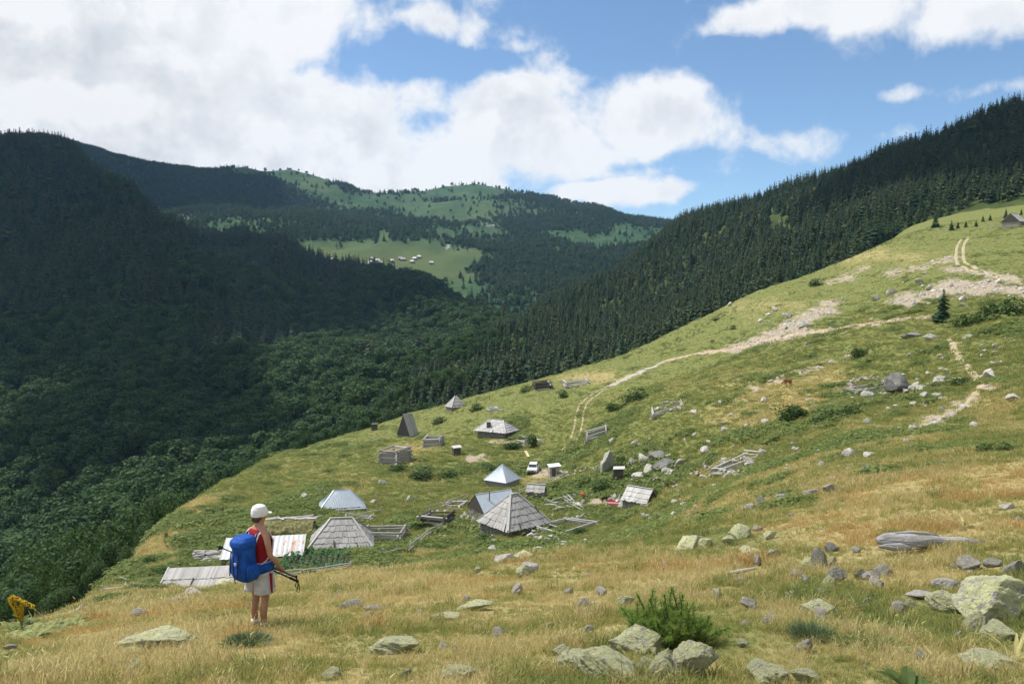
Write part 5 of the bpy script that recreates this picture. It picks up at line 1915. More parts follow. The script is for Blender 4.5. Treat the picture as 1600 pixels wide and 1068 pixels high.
def loft(sections, m_):
    """closed body through cross sections: lists of (x, z) at a given y"""
    b = MB()
    n = len(sections[0][1])
    vs = [(x, y, z) for y, sec in sections for x, z in sec]
    fs = []
    for i in range(len(sections) - 1):
        for j in range(n):
            a, c_ = i * n + j, i * n + (j + 1) % n
            fs.append((a, c_, c_ + n, a + n))
    fs.append(tuple(range(n))[::-1])
    fs.append(tuple((len(sections) - 1) * n + j for j in range(n)))
    b.add(vs, fs)
    return b


def body_sec(w, z0, z1, cr=.06):
    return [(-w, z0), (w, z0), (w + .02, (z0 + z1) / 2), (w - cr, z1), (-w + cr, z1), (-w - .02, (z0 + z1) / 2)]


b = loft([(-1.98, body_sec(.74, .42, .70)), (-1.9, body_sec(.78, .30, .82)), (-1.0, body_sec(.80, .26, .92)), (.8, body_sec(.80, .26, .95)), (1.75, body_sec(.79, .28, .93)), (1.95, body_sec(.75, .40, .85))], 0)
b.build('body', M_white, car)
b = loft([(-.95, body_sec(.72, .90, .94, .02)), (-.45, body_sec(.66, .90, 1.38, .1)), (.3, body_sec(.67, .90, 1.43, .1)), (1.2, body_sec(.65, .90, 1.40, .1)), (1.68, body_sec(.66, .88, 1.0, .05))], 0)
b.build('cabin', M_white, car)
m = MB()
m.face(((-.64, -.93, .97), (.64, -.93, .97), (.56, -.50, 1.34), (-.56, -.50, 1.34)))
m.v = [(x, y - .03, z + .02) for x, y, z in m.v]
m.build('windscreen', M_glass, car)
for sx in (-1, 1):
    for (y0, y1) in ((-.45, .25), (.33, 1.1)):
        m = MB()
        q = [(sx * .725, y0, .97), (sx * .725, y1, .97), (sx * .685, y1 - .03, 1.32), (sx * .685, y0 + .05, 1.32)]
        m.face(q if sx < 0 else q[::-1])
        m.build('side_window', M_glass, car)
    m = MB()
    m.tube([(sx * .56, -1.985, .66), (sx * .56, -2.0, .66)], .09, 10)
    m.build('headlight', M_steel, car)
    for yy_ in (-1.25, 1.2):
        m = MB()
        m.tube([(sx * .66, yy_, .30), (sx * .83, yy_, .30)], .30, 14)
        wl = m.build('wheel', M_rubber, car)
        m = MB()
        m.tube([(sx * .82, yy_, .30), (sx * .845, yy_, .30)], .17, 12)
        m.build('rim', M_steel, wl)
m = MB()
m.box((0, -2.0, .42), (1.5, .1, .12))
m.build('bumper', M_black, car)
m = MB()
m.box((0, -1.975, .64), (.85, .03, .14))
m.build('grille', M_black, car)
P = ground(826, 716, 90)
P2 = ground(821, 711, 90)
m = MB()
m.bar(Vector(P) + Vector((0, 0, .35)), Vector(P2) + Vector((0, 0, .9)), .5, .06)
tag(m.build('board', M_newwood), 'fresh yellow board lying behind the white car', 'board')
# ------------------------------------------------------------------ bodies grown over a skeleton
def skinned(name, verts, edges, root, mt, parent=None, sub=2):
    me = bpy.data.meshes.new(name)
    me.from_pydata([v[:3] for v in verts], edges, [])
    o = link(name, me, parent)
    sm = o.modifiers.new('skin', 'SKIN')
    sm.use_smooth_shade = True
    for i, v in enumerate(verts):
        r = v[3]
        me.skin_vertices[0].data[i].radius = (r, r) if not isinstance(r, tuple) else r
        me.skin_vertices[0].data[i].use_root = (i == root)
    ss = o.modifiers.new('sub', 'SUBSURF')
    ss.levels = ss.render_levels = sub
    me.materials.append(mt)
    return o


def loft_z(sections, n=20, power=2.4, fold=0.0):
    """closed shell through level rounded outlines: (z, cx, cy, rx, ry)"""
    b = MB()
    vs = []
    if fold:
        n *= 2
        dense = []
        for i in range(len(sections) - 1):
            for q in range(4):
                t = q / 4
                t2 = t * t * (3 - 2 * t) * .5 + t * .5
                dense.append(tuple(a * (1 - t2) + c * t2 for a, c in zip(sections[i], sections[i + 1])))
        sections = dense + [sections[-1]]
    for (z, cx, cy_, rx, ry) in sections:
        if fold:
            aa = np.arange(n) * 2 * PI / n
            wv = fbm(np.cos(aa) * 2.2 + z * 9 + 5, np.sin(aa) * 2.2 + z * 14, int(fold * 1000), 3, .6) * fold
        for j in range(n):
            a = 2 * PI * j / n
            c, s_ = math.cos(a), math.sin(a)
            k = (abs(c) ** power + abs(s_) ** power) ** (-1 / power)
            if fold:
                k *= 1 + float(wv[j])
            vs.append((cx + rx * c * k, cy_ + ry * s_ * k, z))
    fs = []
    for i in range(len(sections) - 1):
        for j in range(n):
            a, c = i * n + j, i * n + (j + 1) % n
            fs.append((a, c, c + n, a + n))
    fs.append(tuple(range(n))[::-1])
    fs.append(tuple((len(sections) - 1) * n + j for j in range(n)))
    b.add(vs, fs)
    return b


def cloth(name, c, var=.12, rough=.85, scale=9, wr=.012):
    m, t, p = mat(name, rough, .15)
    co = t.new('ShaderNodeTexCoord').outputs['Object']
    n = t.noise(co, scale, 5, .6, .4)
    t.l.new(t.mix(t.mapr(n, .3, .7), tuple(x * (1 - var) for x in c), tuple(min(1, x * (1 + var)) for x in c)), p.inputs['Base Color'])
    bump(t, p, n, wr, .9)
    return m


M_skin = plain('tanned_skin', (.44, .235, .15), .6, .3, .12, 6)
M_red = cloth('red_cloth', (.30, .020, .024))
M_short = cloth('pale_grey_cloth', (.50, .49, .50))
M_cap = cloth('white_cotton', (.80, .79, .78), .05)
M_blue = cloth('blue_nylon', (.012, .075, .34), .25, .6)
M_navy = cloth('navy_webbing', (.012, .02, .09), .2, .7)
M_whiteweb = cloth('white_webbing', (.62, .62, .68), .06)
M_hair = plain('brown_hair', (.09, .06, .04), .7, .3, .3, 20)
M_shoe = plain('grey_boot', (.11, .10, .09), .8, .2, .3, 12)
M_sock = cloth('white_sock', (.66, .65, .62))

HB = ground(407, 988)
HR = math.radians(-37)
hk = empty('person', HB, HR)
hk.scale = (1.03, 1.03, 1.03)
tag(hk, 'hiker with white cap, red top and grey shorts standing with back turned', 'person')
V, E = [], []


def joint(x, y, z, r, to=None):
    V.append((x, y, z, r))
    if to is not None:
        E.append((to, len(V) - 1))
    return len(V) - 1


pel = joint(0, 0, .93, (.135, .105))
sp = joint(0, .01, 1.10, (.12, .09), pel)
ch = joint(0, .0, 1.28, (.145, .105), sp)
nb = joint(0, -.01, 1.41, (.09, .07), ch)
nk = joint(0, .01, 1.49, .05, nb)
hl = joint(0, .03, 1.55, (.062, .072), nk)
hm = joint(0, .03, 1.62, (.076, .095), hl)
ht = joint(0, .02, 1.69, (.055, .07), hm)
joint(0, .145, 1.585, .014, hm)            # nose
for sx in (-1, 1):
    joint(sx * .088, .02, 1.60, .017, hm)  # ears
    hp = joint(sx * .095, 0, .86, .088, pel)
    th = joint(sx * .10, .01, .68, .078, hp)
    kn = joint(sx * .10, .015, .48, .052, th)
    cf = joint(sx * .10, -.02, .35, .056, kn)
    an = joint(sx * .10, -.01, .10, .034, cf)
    ft = joint(sx * .115, .06, .045, .036, an)
    joint(sx * .125, .155, .035, .030, ft)
    sh = joint(sx * .165, -.01, 1.385, .052, nb)
    ua = joint(sx * .225, -.02, 1.25, .046, sh)
    if sx > 0:
        eb = joint(.265, -.02, 1.115, .037, ua)
        fa = joint(.24, .09, 1.00, .034, eb)
        wr = joint(.20, .185, .885, .024, fa)
        pm = joint(.188, .235, .845, (.036, .020), wr)
        for q in range(4):
            f1 = joint(.172 + q * .006, .262 - .020 * q, .835, .0085, pm)
            f2 = joint(.150 + q * .004, .272 - .022 * q, .812, .008, f1)
            joint(.165 + q * .004, .270 - .022 * q, .792, .007, f2)
        t1 = joint(.215, .245, .83, .010, wr)
        joint(.205, .265, .80, .008, t1)
    else:
        eb = joint(-.26, .0, 1.115, .037, ua)
        fa = joint(-.20, .11, 1.02, .034, eb)
        wr = joint(-.10, .22, .95, .024, fa)
        pm = joint(-.06, .265, .925, (.036, .020), wr)
        for q in range(4):
            f1 = joint(-.03 + q * .004, .285 - .018 * q, .905 + .004 * q, .0085, pm)
            f2 = joint(-.012, .292 - .018 * q, .885, .008, f1)
            joint(-.028, .282 - .018 * q, .868, .007, f2)
        t1 = joint(-.07, .29, .905, .010, wr)
        joint(-.05, .30, .885, .008, t1)
skinned('body', V, E, pel, M_skin, hk)
b = loft_z([(.93, 0, .0, .165, .128), (1.02, 0, .005, .152, .118), (1.12, 0, .005, .150, .115), (1.25, 0, .005, .172, .128), (1.34, 0, 0, .178, .12), (1.40, 0, -.01, .15, .095), (1.435, 0, -.01, .10, .075)], fold=.10)
o = b.build('red_top', M_red, hk, True)
b = loft_z([(1.00, 0, 0, .160, .122), (.94, 0, 0, .175, .138), (.86, 0, 0, .198, .155), (.78, 0, 0, .208, .155), (.74, 0, 0, .205, .15)][::-1], fold=.12)
for sx in (-1, 1):
    q = loft_z([(.585, sx * .112, .0, .118, .135), (.66, sx * .108, 0, .112, .132), (.74, sx * .104, 0, .106, .135), (.82, sx * .098, 0, .10, .13)], 16, fold=.18)
    b.add(q.v, q.f)
o = b.build('shorts', M_short, hk, True)
m = MB()
m.bar((.222, .02, .86), (.225, .02, .60), .012, .05)
m.build('red_stripe', M_red, hk)
# cap with its bill, hair under it
b = loft_z([(1.60, 0, .012, .092, .112), (1.64, 0, .015, .098, .116), (1.69, 0, .012, .092, .108), (1.73, 0, .008, .070, .085), (1.752, 0, .005, .035, .045)], 20, 2.1, fold=.11)
cp = b.build('cap', M_cap, hk, True)
m = MB()
for q in range(8):
    a0, a1 = -1.0 + 2.0 * q / 8, -1.0 + 2.0 * (q + 1) / 8
    r0, r1 = .105, .185
    m.face([(math.sin(a0) * .09, .02 + math.cos(a0) * r0, 1.635), (math.sin(a1) * .09, .02 + math.cos(a1) * r0, 1.635), (math.sin(a1) * .085, .02 + math.cos(a1) * r1, 1.615), (math.sin(a0) * .085, .02 + math.cos(a0) * r1, 1.615)])
m.build('bill', M_cap, cp)
b = loft_z([(1.53, 0, -.045, .055, .035), (1.57, 0, -.03, .078, .065), (1.61, 0, -.015, .085, .085)], 16, 2.1)
b.build('hair', M_hair, hk, True)
for sx in (-1, 1):
    b = loft_z([(.0, sx * .118, .045, .046, .125), (.05, sx * .116, .04, .048, .12), (.085, sx * .108, .0, .045, .075), (.13, sx * .10, -.012, .045, .055)], 14)
    b.build('boot', M_shoe, hk, True)
    b = loft_z([(.12, sx * .10, -.012, .043, .05), (.18, sx * .10, -.013, .043, .047)], 14)
    b.build('sock', M_sock, hk, True)

pk = empty('backpack', HB, HR)
pk.scale = (.93, .97, 1.0)
tag(pk, 'large blue backpack worn by the hiker', 'backpack')
PY = -.245
b = loft_z([(.80, 0, PY + .02, .10, .07), (.84, 0, PY, .155, .12), (.92, 0, PY - .01, .18, .135), (1.05, 0, PY - .01, .185, .14), (1.18, 0, PY - .005, .175, .13), (1.28, 0, PY, .165, .13), (1.33, 0, PY, .13, .10)], 24, 2.8, fold=.13)
b.build('pack_body', M_blue, pk, True)
b = loft_z([(1.27, 0, PY - .01, .165, .15), (1.31, 0, PY - .015, .178, .165), (1.37, 0, PY - .01, .172, .155), (1.42, 0, PY, .13, .11), (1.435, 0, PY, .05, .05)], 24, 2.8, fold=.16)
b.build('lid', M_blue, pk, True)
for sx in (-1, 1):
    b = loft_z([(.86, sx * .20, PY, .04, .07), (.92, sx * .215, PY, .06, .10), (1.02, sx * .21, PY, .055, .10), (1.08, sx * .19, PY, .03, .06)], 14)
    b.build('side_pocket', M_blue, pk, True)
    pts = [(sx * .10, PY + .10, 1.31), (sx * .115, -.10, 1.425), (sx * .115, -.02, 1.468), (sx * .125, .07, 1.435), (sx * .14, .125, 1.30), (sx * .15, .10, 1.14), (sx * .15, -.02, 1.04), (sx * .14, PY + .12, 1.0)]
    for nm, off, w, mt_ in (('shoulder_strap', 0, .045, M_navy), ('strap_edge', -.028, .016, M_whiteweb), ('strap_edge', .028, .016, M_whiteweb)):
        m = MB()
        for p0, p1 in zip(pts[:-1], pts[1:]):
            m.bar(Vector(p0) + Vector((off, 0, .004 if off else 0)), Vector(p1) + Vector((off, 0, .004 if off else 0)), w, .016, up=Vector((0, .35, 1)))
        m.build(nm, mt_, pk)
    b = loft_z([(.90, sx * .17, -.03, .045, .15), (.96, sx * .175, -.03, .05, .165), (1.02, sx * .165, -.03, .04, .14)], 14)
    b.build('hip_belt_fin', M_blue, pk, True)
    m = MB()
    m.bar((sx * .09, PY - .178, .90), (sx * .09, PY - .150, 1.22), .02, .008)
    m.build('compression_strap', M_navy, pk)
m = MB()
m.tube([(.03, PY - .19, 1.20), (.035, PY - .20, 1.0), (.05, PY - .18, .82)], .006, 6)
m.build('cord', M_black, pk)
m = MB()
m.box((.04, PY - .178, 1.08), (.05, .02, .03))
m.build('buckle', M_whiteweb, pk)

A = Vector(HB) + Vector((.31, .10, .825))
for k, (dz, dx_, lab) in enumerate([(0, 0, 'upper trekking pole tucked under the hiker arm'), (-.055, .02, 'lower trekking pole tucked under the hiker arm')]):
    dr_ = Vector((1, -.42, -.20 - .05 * k)).normalized()
    base = A + Vector((dx_, 0, dz))
    po = empty('trekking_pole', base)
    tag(po, lab, 'trekking pole', 'the pair of trekking poles')
    m = MB()
    m.tube([dr_ * -1.22, dr_ * -.5, dr_ * .10], [.008, .010, .011], 8)
    m.build('shaft', M_black, po, True)
    m = MB()
    m.tube([dr_ * .06, dr_ * .09, dr_ * .19, dr_ * .22], [.013, .019, .017, .022], 8)
    m.build('grip', M_black, po, True)
    m = MB()
    e = dr_ * .21
    m.tube([e, e + Vector((.01, 0, -.06)), e + Vector((-.015, 0, -.14)), e + Vector((.02, 0, -.16)), e + Vector((.03, 0, -.08)), e], .007, 6)
    m.build('wrist_strap', M_black, po)
    m = MB()
    m.tube([dr_ * -1.16, dr_ * -1.172], .028, 10)
    m.build('basket', M_black, po)

# ------------------------------------------------------------------ far figures
def small_person(name, label, P, rz, top, leg, bend):
    o = tag(empty(name, P, rz), label, 'person')
    vs, es = [], []

    def J(x, y, z, r, to=None):
        vs.append((x, y, z, r))
        if to is not None:
            es.append((to, len(vs) - 1))
        return len(vs) - 1
    c, s_ = math.cos(bend), math.sin(bend)
    p = J(0, 0, .86, .13)
    a = J(0, s_ * .25, .86 + c * .25, .13, p)
    b_ = J(0, s_ * .45, .86 + c * .45, .12, a)
    n_ = J(0, s_ * .54, .86 + c * .54, .05, b_)
    h1 = J(0, s_ * .66, .86 + c * .66, .10, n_)
    J(0, s_ * .76, .86 + c * .76, .07, h1)
    for sx in (-1, 1):
        t_ = J(sx * .09, 0, .7, .09, p)
        k_ = J(sx * .11, .03, .45, .06, t_)
        f_ = J(sx * .11, -.02, .08, .04, k_)
        J(sx * .12, .14, .04, .035, f_)
        s1 = J(sx * .19, s_ * .43, .86 + c * .43, .05, b_)
        e_ = J(sx * .23, s_ * .43 + .1, .86 + c * .43 - .27, .04, s1)
        w_ = J(sx * .18, s_ * .43 + .26, .86 + c * .43 - .42, .03, e_)
        J(sx * .17, s_ * .43 + .33, .86 + c * .43 - .46, .035, w_)
    skinned('body', vs, es, 0, M_skin, o, 1)
    b = MB()
    b.tube([(0, -.01, .80), (0, s_ * .12, .86 + c * .12), (0, s_ * .3, .86 + c * .3), (0, s_ * .48, .86 + c * .48)], [.19, .18, .20, .15], 12)
    b.build('shirt', top, o, True)
    for sx in (-1, 1):
        b = MB()
        b.tube([(sx * .09, 0, .84), (sx * .11, .03, .45), (sx * .11, -.02, .1)], [.12, .085, .065], 10)
        b.build('trouser_leg', leg, o, True)
    return o


M_orange = cloth('orange_cloth', (.62, .13, .035))
small_person('person', 'small figure in orange bending beside the huts', ground(912, 784, 70), math.radians(60), M_orange, M_darkwood, .7)


def quadruped(name, label, cat, P, rz, sc_, mt, head_low=0.0, horns=False):
    o = tag(empty(name, P, rz), label, cat)
    o.scale = (sc_,) * 3
    vs, es = [], []

    def J(x, y, z, r, to=None):
        vs.append((x, y, z, r))
        if to is not None:
            es.append((to, len(vs) - 1))
        return len(vs) - 1
    c = J(0, 0, 1.05, (.27, .30))
    f = J(.45, 0, 1.08, (.25, .30), c)
    w = J(.68, 0, 1.16, (.16, .22), f)
    n1 = J(.88, 0, 1.20 - head_low * .4, (.11, .15), w)
    n2 = J(1.06, 0, 1.30 - head_low * .9, (.10, .12), n1)
    h = J(1.22, 0, 1.26 - head_low, (.085, .10), n2)
    J(1.42, 0, 1.12 - head_low, (.06, .065), h)
    for sy in (-1, 1):
        J(1.08, sy * .17, 1.36 - head_low * .9, .03, n2)
    r_ = J(-.45, 0, 1.08, (.24, .28), c)
    rp = J(-.68, 0, 1.10, (.16, .2), r_)
    t1 = J(-.84, 0, 1.02, .03, rp)
    t2 = J(-.88, 0, .7, .025, t1)
    J(-.88, 0, .5, .035, t2)
    for sy in (-1, 1):
        a = J(.50, sy * .16, .80, (.10, .09), f)
        k = J(.50, sy * .16, .46, .052, a)
        e = J(.48, sy * .16, .10, .04, k)
        J(.52, sy * .16, .02, .045, e)
        a = J(-.50, sy * .16, .82, (.13, .10), r_)
        k = J(-.42, sy * .17, .66, .085, a)
        q = J(-.64, sy * .16, .40, .048, k)
        e = J(-.60, sy * .16, .10, .038, q)
        J(-.56, sy * .16, .02, .045, e)
    skinned('body', vs, es, 0, mt, o, 2)
    if horns:
        for sy in (-1, 1):
            m = MB()
            m.tube([(1.10, sy * .08, 1.38 - head_low * .9), (1.14, sy * .2, 1.44 - head_low * .9), (1.2, sy * .22, 1.54 - head_low * .9)], [.03, .024, .008], 7)
            m.build('horn', M_palewood, o, True)
    return o


M_cow = plain('russet_hide', (.30, .12, .05), .75, .2, .35, 3)
M_dog = plain('dark_brown_fur', (.055, .032, .02), .85, .15, .4, 4)
quadruped('cow', 'russet brown cow grazing alone on the slope', 'cow', ground(1231, 604, 60), math.radians(200), .95, M_cow, .55, True)
quadruped('dog', 'dark brown dog standing on the trodden ground by the red blankets', 'dog', ground(945, 785, 70), math.radians(20), .62, M_dog, -.05)

# bench with blankets
P = ground(959, 791, 70)
o = tag(empty('bench', P, math.radians(-12)), 'bench spread with red and pink blankets beside the half collapsed hut', 'bench')
m = MB()
m.box((0, 0, .5), (1.9, .8, .07))
m.build('seat', M_log, o)
for sx in (-.8, .8):
    for sy in (-.3, .3):
        m = MB()
        m.box((sx, sy, .1), (.09, .09, .74))
        m.build('leg', M_log, o)
M_pink = cloth('pink_cloth', (.62, .30, .28))
m = MB()
m.box((-.15, .15, .62), (1.3, .5, .16), None, 0, .04)
m.build('blanket', M_red, o)
m = MB()
m.box((.1, -.28, .56), (1.6, .42, .07), None, 0, .04)
m.box((.1, -.50, .40), (1.5, .04, .36), None, 0, .03)
m.build('blanket', M_pink, o)
m = MB()
m.box((.35, .12, .74), (.25, .4, .1), None, 0, .03)
m.build('cushion', M_cap, o)

# ------------------------------------------------------------------ weathered log in the dry grass
P = ground(1455, 858)
s = P[1] / F
o = tag(empty('fallen_log', P, math.radians(-4)), 'long grey weathered log lying in the dry grass at the right', 'log')


def rough_log(pts, rads, seed, n=14):
    b = MB()
    rg = random.Random(seed)
    b.tube(pts, rads, n)
    ring = [rg.uniform(.72, 1.12) for _ in range(n)]
    k = len(pts)
    out = []
    for i in range(k):
        c = Vector(pts[i])
        for j in range(n):
            v = Vector(b.v[i * n + j])
            out.append(tuple(c + (v - c) * ring[j] * rg.uniform(.93, 1.07)))
    b.v = out
    return b


def m_grain(name, lo, hi):
    """silvered timber with grain and dark cracks along its length (x)"""
    m, t, p = mat(name, .85, .15)
    co = t.new('ShaderNodeTexCoord').outputs['Object']
    mp = t.new('ShaderNodeMapping')
    mp.inputs['Scale'].default_value = (.9, 13, 13)
    t.l.new(co, mp.inputs[0])
    n = t.noise(mp.outputs[0], 1.6, 6, .65, .4)
    n2 = t.noise(co, 2.5, 5, .6)
    col = t.mix(t.mapr(n, .3, .7), lo, hi)
    col = t.mix(t.mapr(n, .36, .30), col, (.06, .055, .05))
    col = t.mix(t.math('MULTIPLY', t.mapr(n2, .5, .7), .5), col, tuple(x * .6 for x in lo))
    t.l.new(col, p.inputs['Base Color'])
    bump(t, p, n, .04, 1.0)
    return m


L = 165 * s
M_silver = m_grain('silver_wood', (.24, .235, .23), (.46, .45, .45))
K = 16
b = rough_log([((-.5 + k / K) * L, .03 * math.sin(k * .9), .15 + .015 * math.sin(k * 1.7)) for k in range(K + 1)], [(.155 - .075 * k / K) * min(1, .45 + k * .3, .25 + (K - k) * .3) for k in range(K + 1)], 3, 18)
b.build('trunk', M_silver, o, True)
b = rough_log([((-.52 + .4 * k / 6) * L, -.13, .07 + .01 * (k % 2)) for k in range(7)], [.02, .06, .08, .085, .07, .05, .015], 4, 12)
b.build('splinter', M_silver, o, True)
b = rough_log([(-.36 * L, .04, .27), (-.2 * L, .03, .30), (-.05 * L, .02, .29), (.06 * L, 0, .26)], [.015, .03, .03, .008], 5, 8)
b.build('splinter', M_silver, o, True)
P = ground(1160, 898)
m = rough_log([(-.28, 0, .05), (0, .02, .07), (.28, .05, .09)], [.03, .04, .02], 9, 8)
o = m.build('stick', M_log)
o.location = P
o.rotation_euler = (0, 0, .2)
tag(o, 'short bleached stick lying in the grass above the dwarf pine', 'stick')

# ------------------------------------------------------------------ dwarf pine in the foreground
M_needle = leafy('pine_needles', (.15, .26, .05), (.36, .46, .12), .5, .5)
M_twig = plain('pine_twig', (.16, .095, .06), .9, .1, .3, 8)
P = ground(1046, 1010)
o = tag(empty('dwarf_pine', P), 'bushy dwarf pine growing behind the lichen rock pile', 'dwarf pine')
s = P[1] / F
rg = random.Random(11)
nd, tw = MB(), MB()
for q in range(64):
    a = rg.uniform(0, 6.28)
    reach = math.sqrt(rg.random())
    ex, ey = math.cos(a) * reach * 74 * s, math.sin(a) * reach * 46 * s
    top = (92 * (1 - .5 * reach ** 2) * rg.uniform(.5, 1.08)) * s
    p0 = Vector((ex * .2, ey * .2, -.05))
    p1 = Vector((ex * .85 + rg.gauss(0, .03), ey * .85, top * .42))
    p2 = Vector((ex + rg.gauss(0, .05), ey + rg.gauss(0, .04), top))
    tw.tube([p0, p1, p2], [.011, .008, .004], 5)
    tips = [(p1.lerp(p2, .15), p2)]
    for c_ in range(rg.choice((2, 2, 3, 4))):
        b0 = p0.lerp(p1, rg.uniform(.55, 1.0))
        b1 = b0 + Vector((rg.gauss(0, .09), rg.gauss(0, .09), rg.uniform(.06, .17)))
        tw.tube([b0, b1], [.006, .003], 4)
        tips.append((b0.lerp(b1, .2), b1))
    for (b0, b1) in tips:
        ax = (b1 - b0).normalized()
        for k in range(150):
            t = rg.random() ** .75
            c_ = b0.lerp(b1, t)
            d = (Vector((rg.gauss(0, 1), rg.gauss(0, 1), rg.gauss(0, 1))).normalized() + ax * (.25 + t * .5)).normalized()
            l = rg.uniform(.04, .07)
            sd = d.cross(Vector((rg.gauss(0, 1), rg.gauss(0, 1), rg.gauss(0, 1)))).normalized() * .0030
            nd.face((c_ - sd, c_ + sd, c_ + d * l))
nd.build('needles', M_needle, o)
tw.build('branches', M_twig, o)

# ------------------------------------------------------------------ mulleins and other broad-leaved plants
M_mleaf = leafy('mullein_leaf', (.19, .23, .08), (.36, .38, .15), .35, .4)
M_mleafg = leafy('green_dock_leaf', (.07, .11, .03), (.13, .17, .045), .3, .3)
M_yellow = leafy('yellow_flowers', (.55, .33, .02), (.72, .48, .03), .3, .3)
M_dryleaf = leafy('dry_leaf', (.46, .42, .18), (.60, .54, .26), .4, .25)


def leaf_blade(b, base, d, up, L, w, droop=.35, n=5):
    d, up = Vector(d).normalized(), Vector(up)
    s_ = d.cross(Vector((0, 0, 1))).normalized()
    pr = None
    for i in range(n + 1):
        t = i / n
        c = Vector(base) + d * L * t + up * L * (t * .9 - droop * 1.6 * t * t)
        hw = w * math.sin(PI * min(1, .12 + t * .88)) ** .8
        cur = (c - s_ * hw, c + Vector((0, 0, -hw * .25)), c + s_ * hw)
        if pr:
            b.face((pr[0], pr[1], cur[1], cur[0]))
            b.face((pr[1], pr[2], cur[2], cur[1]))
        pr = cur


def rosette(seed, n, L, w, mt, rise=.8):
    rg = random.Random(seed)
    b = MB()
    for i in range(n):
        a = 6.283 * i / n + rg.uniform(-.4, .4)
        leaf_blade(b, (0, 0, .02), (math.cos(a), math.sin(a), 0), (0, 0, rise * rg.uniform(.5, 1.3)), L * rg.uniform(.7, 1.15), w * rg.uniform(.8, 1.15), rg.uniform(.25, .5))
    return b.mesh('leaves', mt, True)


ROS = [rosette(i, 9, .34, .055, M_mleaf) for i in range(3)]
rs = [(60, 985), (78, 982), (95, 980), (112, 976), (128, 970), (145, 965), (70, 972), (105, 968), (40, 992), (20, 1002), (152, 958), (88, 990), (55, 998), (125, 984)]
for k, (px, py) in enumerate(rs):
    o = link('mullein_rosette', ROS[k % 3], None, ground(px, py), (0, 0, random.uniform(0, 6)), random.uniform(.75, 1.05))
    tag(o, 'pale leafy mullein rosette in the patch beside the board pen', 'plant', 'mullein rosettes at the lower left')
P = ground(34, 990)
s = P[1] / F
o = tag(empty('mullein', P), 'tall mullein with bent bright yellow flower spikes at the left edge', 'mullein')


def spike(pts, r0, parent, seed):
    rg = random.Random(seed)
    m = MB()
    pts = [Vector(p) for p in pts]
    for k in range(260):
        t = rg.random() * (len(pts) - 1)
        i = min(int(t), len(pts) - 2)
        c = pts[i].lerp(pts[i + 1], t - i)
        ax = (pts[i + 1] - pts[i]).normalized()
        d = Vector((rg.gauss(0, 1), rg.gauss(0, 1), rg.gauss(0, 1)))
        d = (d - ax * d.dot(ax)).normalized()
        p = c + d * r0 * rg.uniform(.6, 1.1)
        t1 = d.orthogonal().normalized()
        t2 = d.cross(t1)
        z = rg.uniform(.010, .020)
        m.face((p - t1 * z, p - t2 * z, p + t1 * z + d * .01, p + t2 * z + d * .01))
    f = m.build('flowers', M_yellow, parent)
    m = MB()
    m.tube(pts, r0 * .55, 7)
    m.build('spike_core', M_mleafg, f)


def vp(dx, dy, dd=0.0):
    return Vector((dx * s, dd, dy * s))


m = MB()
m.tube([vp(0, -4), vp(0, 14), vp(-2, 30)], .018, 7)
m.build('stalk', M_mleaf, o)
spike([vp(-1, 22), vp(-8, 40), vp(-14, 52), vp(-17, 60)], .042, o, 1)
spike([vp(-17, 60), vp(-5, 57), vp(8, 50), vp(21, 43)], .034, o, 2)
spike([vp(0, 24), vp(2, 38), vp(0, 48)], .026, o, 3)
link('leaves', rosette(33, 12, .45, .07, M_mleaf, 1.2), o)
b = MB()
rg = random.Random(8)
for k in range(10):
    a = rg.uniform(0, 6.28)
    leaf_blade(b, vp(0, 4 + k * 2.4), (math.cos(a), math.sin(a), 0), (0, 0, .7), .22, .04)
b.build('stem_leaves', M_mleafg, o, True)
for (px, py, mt_, lab, n_, L_, w_) in [(1588, 1035, M_dryleaf, 'yellowed withered mullein leaves at the right edge under the big boulder', 9, .36, .016), (1420, 1085, M_mleafg, 'dark green broad-leaved plant at the bottom edge on the right', 9, .20, .045), (1505, 825, M_dryleaf, 'pale withered plant in the dry grass above the weathered log', 6, .42, .03), (1040, 925, M_dryleaf, 'pale withered plant just behind the dwarf pine', 7, .25, .035), (1440, 848, M_mleafg, 'small leafy sprig standing in front of the weathered log', 7, .20, .03)]:
    P = ground(px, py)
    o = link('leafy_plant', rosette(px, n_, L_, w_, mt_, 1.3), None, P)
    tag(o, lab, 'plant')
# grey-green cushions
for (px, py, w, h, lab) in [(1270, 1000, 44, 32, 'round grey-green herb cushion below the pointed rock'), (385, 1010, 46, 24, 'green herb cushion at the hiker feet'), (1355, 1012, 70, 18, 'low bright green tuft right of the herb cushion')]:
    P = ground(px, py)
    s = P[1] / F
    b = MB()
    rg = random.Random(px)
    for q in range(420):
        a, k = rg.uniform(0, 6.28), math.sqrt(rg.random())
        p = Vector((math.cos(a) * k * w * s * .5, math.sin(a) * k * w * s * .5, 0))
        d = Vector((p.x * 1.2, p.y * 1.2, 0)) + Vector((rg.gauss(0, .03), rg.gauss(0, .03), h * s * (1 - .5 * k * k) * rg.uniform(.6, 1.1)))
        sd = Vector((math.cos(a * 5), math.sin(a * 5), 0)) * .006
        b.face((p + d * .2 - sd, p + d * .2 + sd, p + d * 1.0))
        b.face((p + d * .5 - sd * 2, p + d * .55 + sd * 2, p + d * .8 + sd * 5))
    o = b.build('herb_cushion', leafy('cushion_%d' % px, (.10, .15, .07), (.18, .23, .11), .35, .3) if px != 1355 else M_grass)
    o.location = P
    tag(o, lab, 'plant')

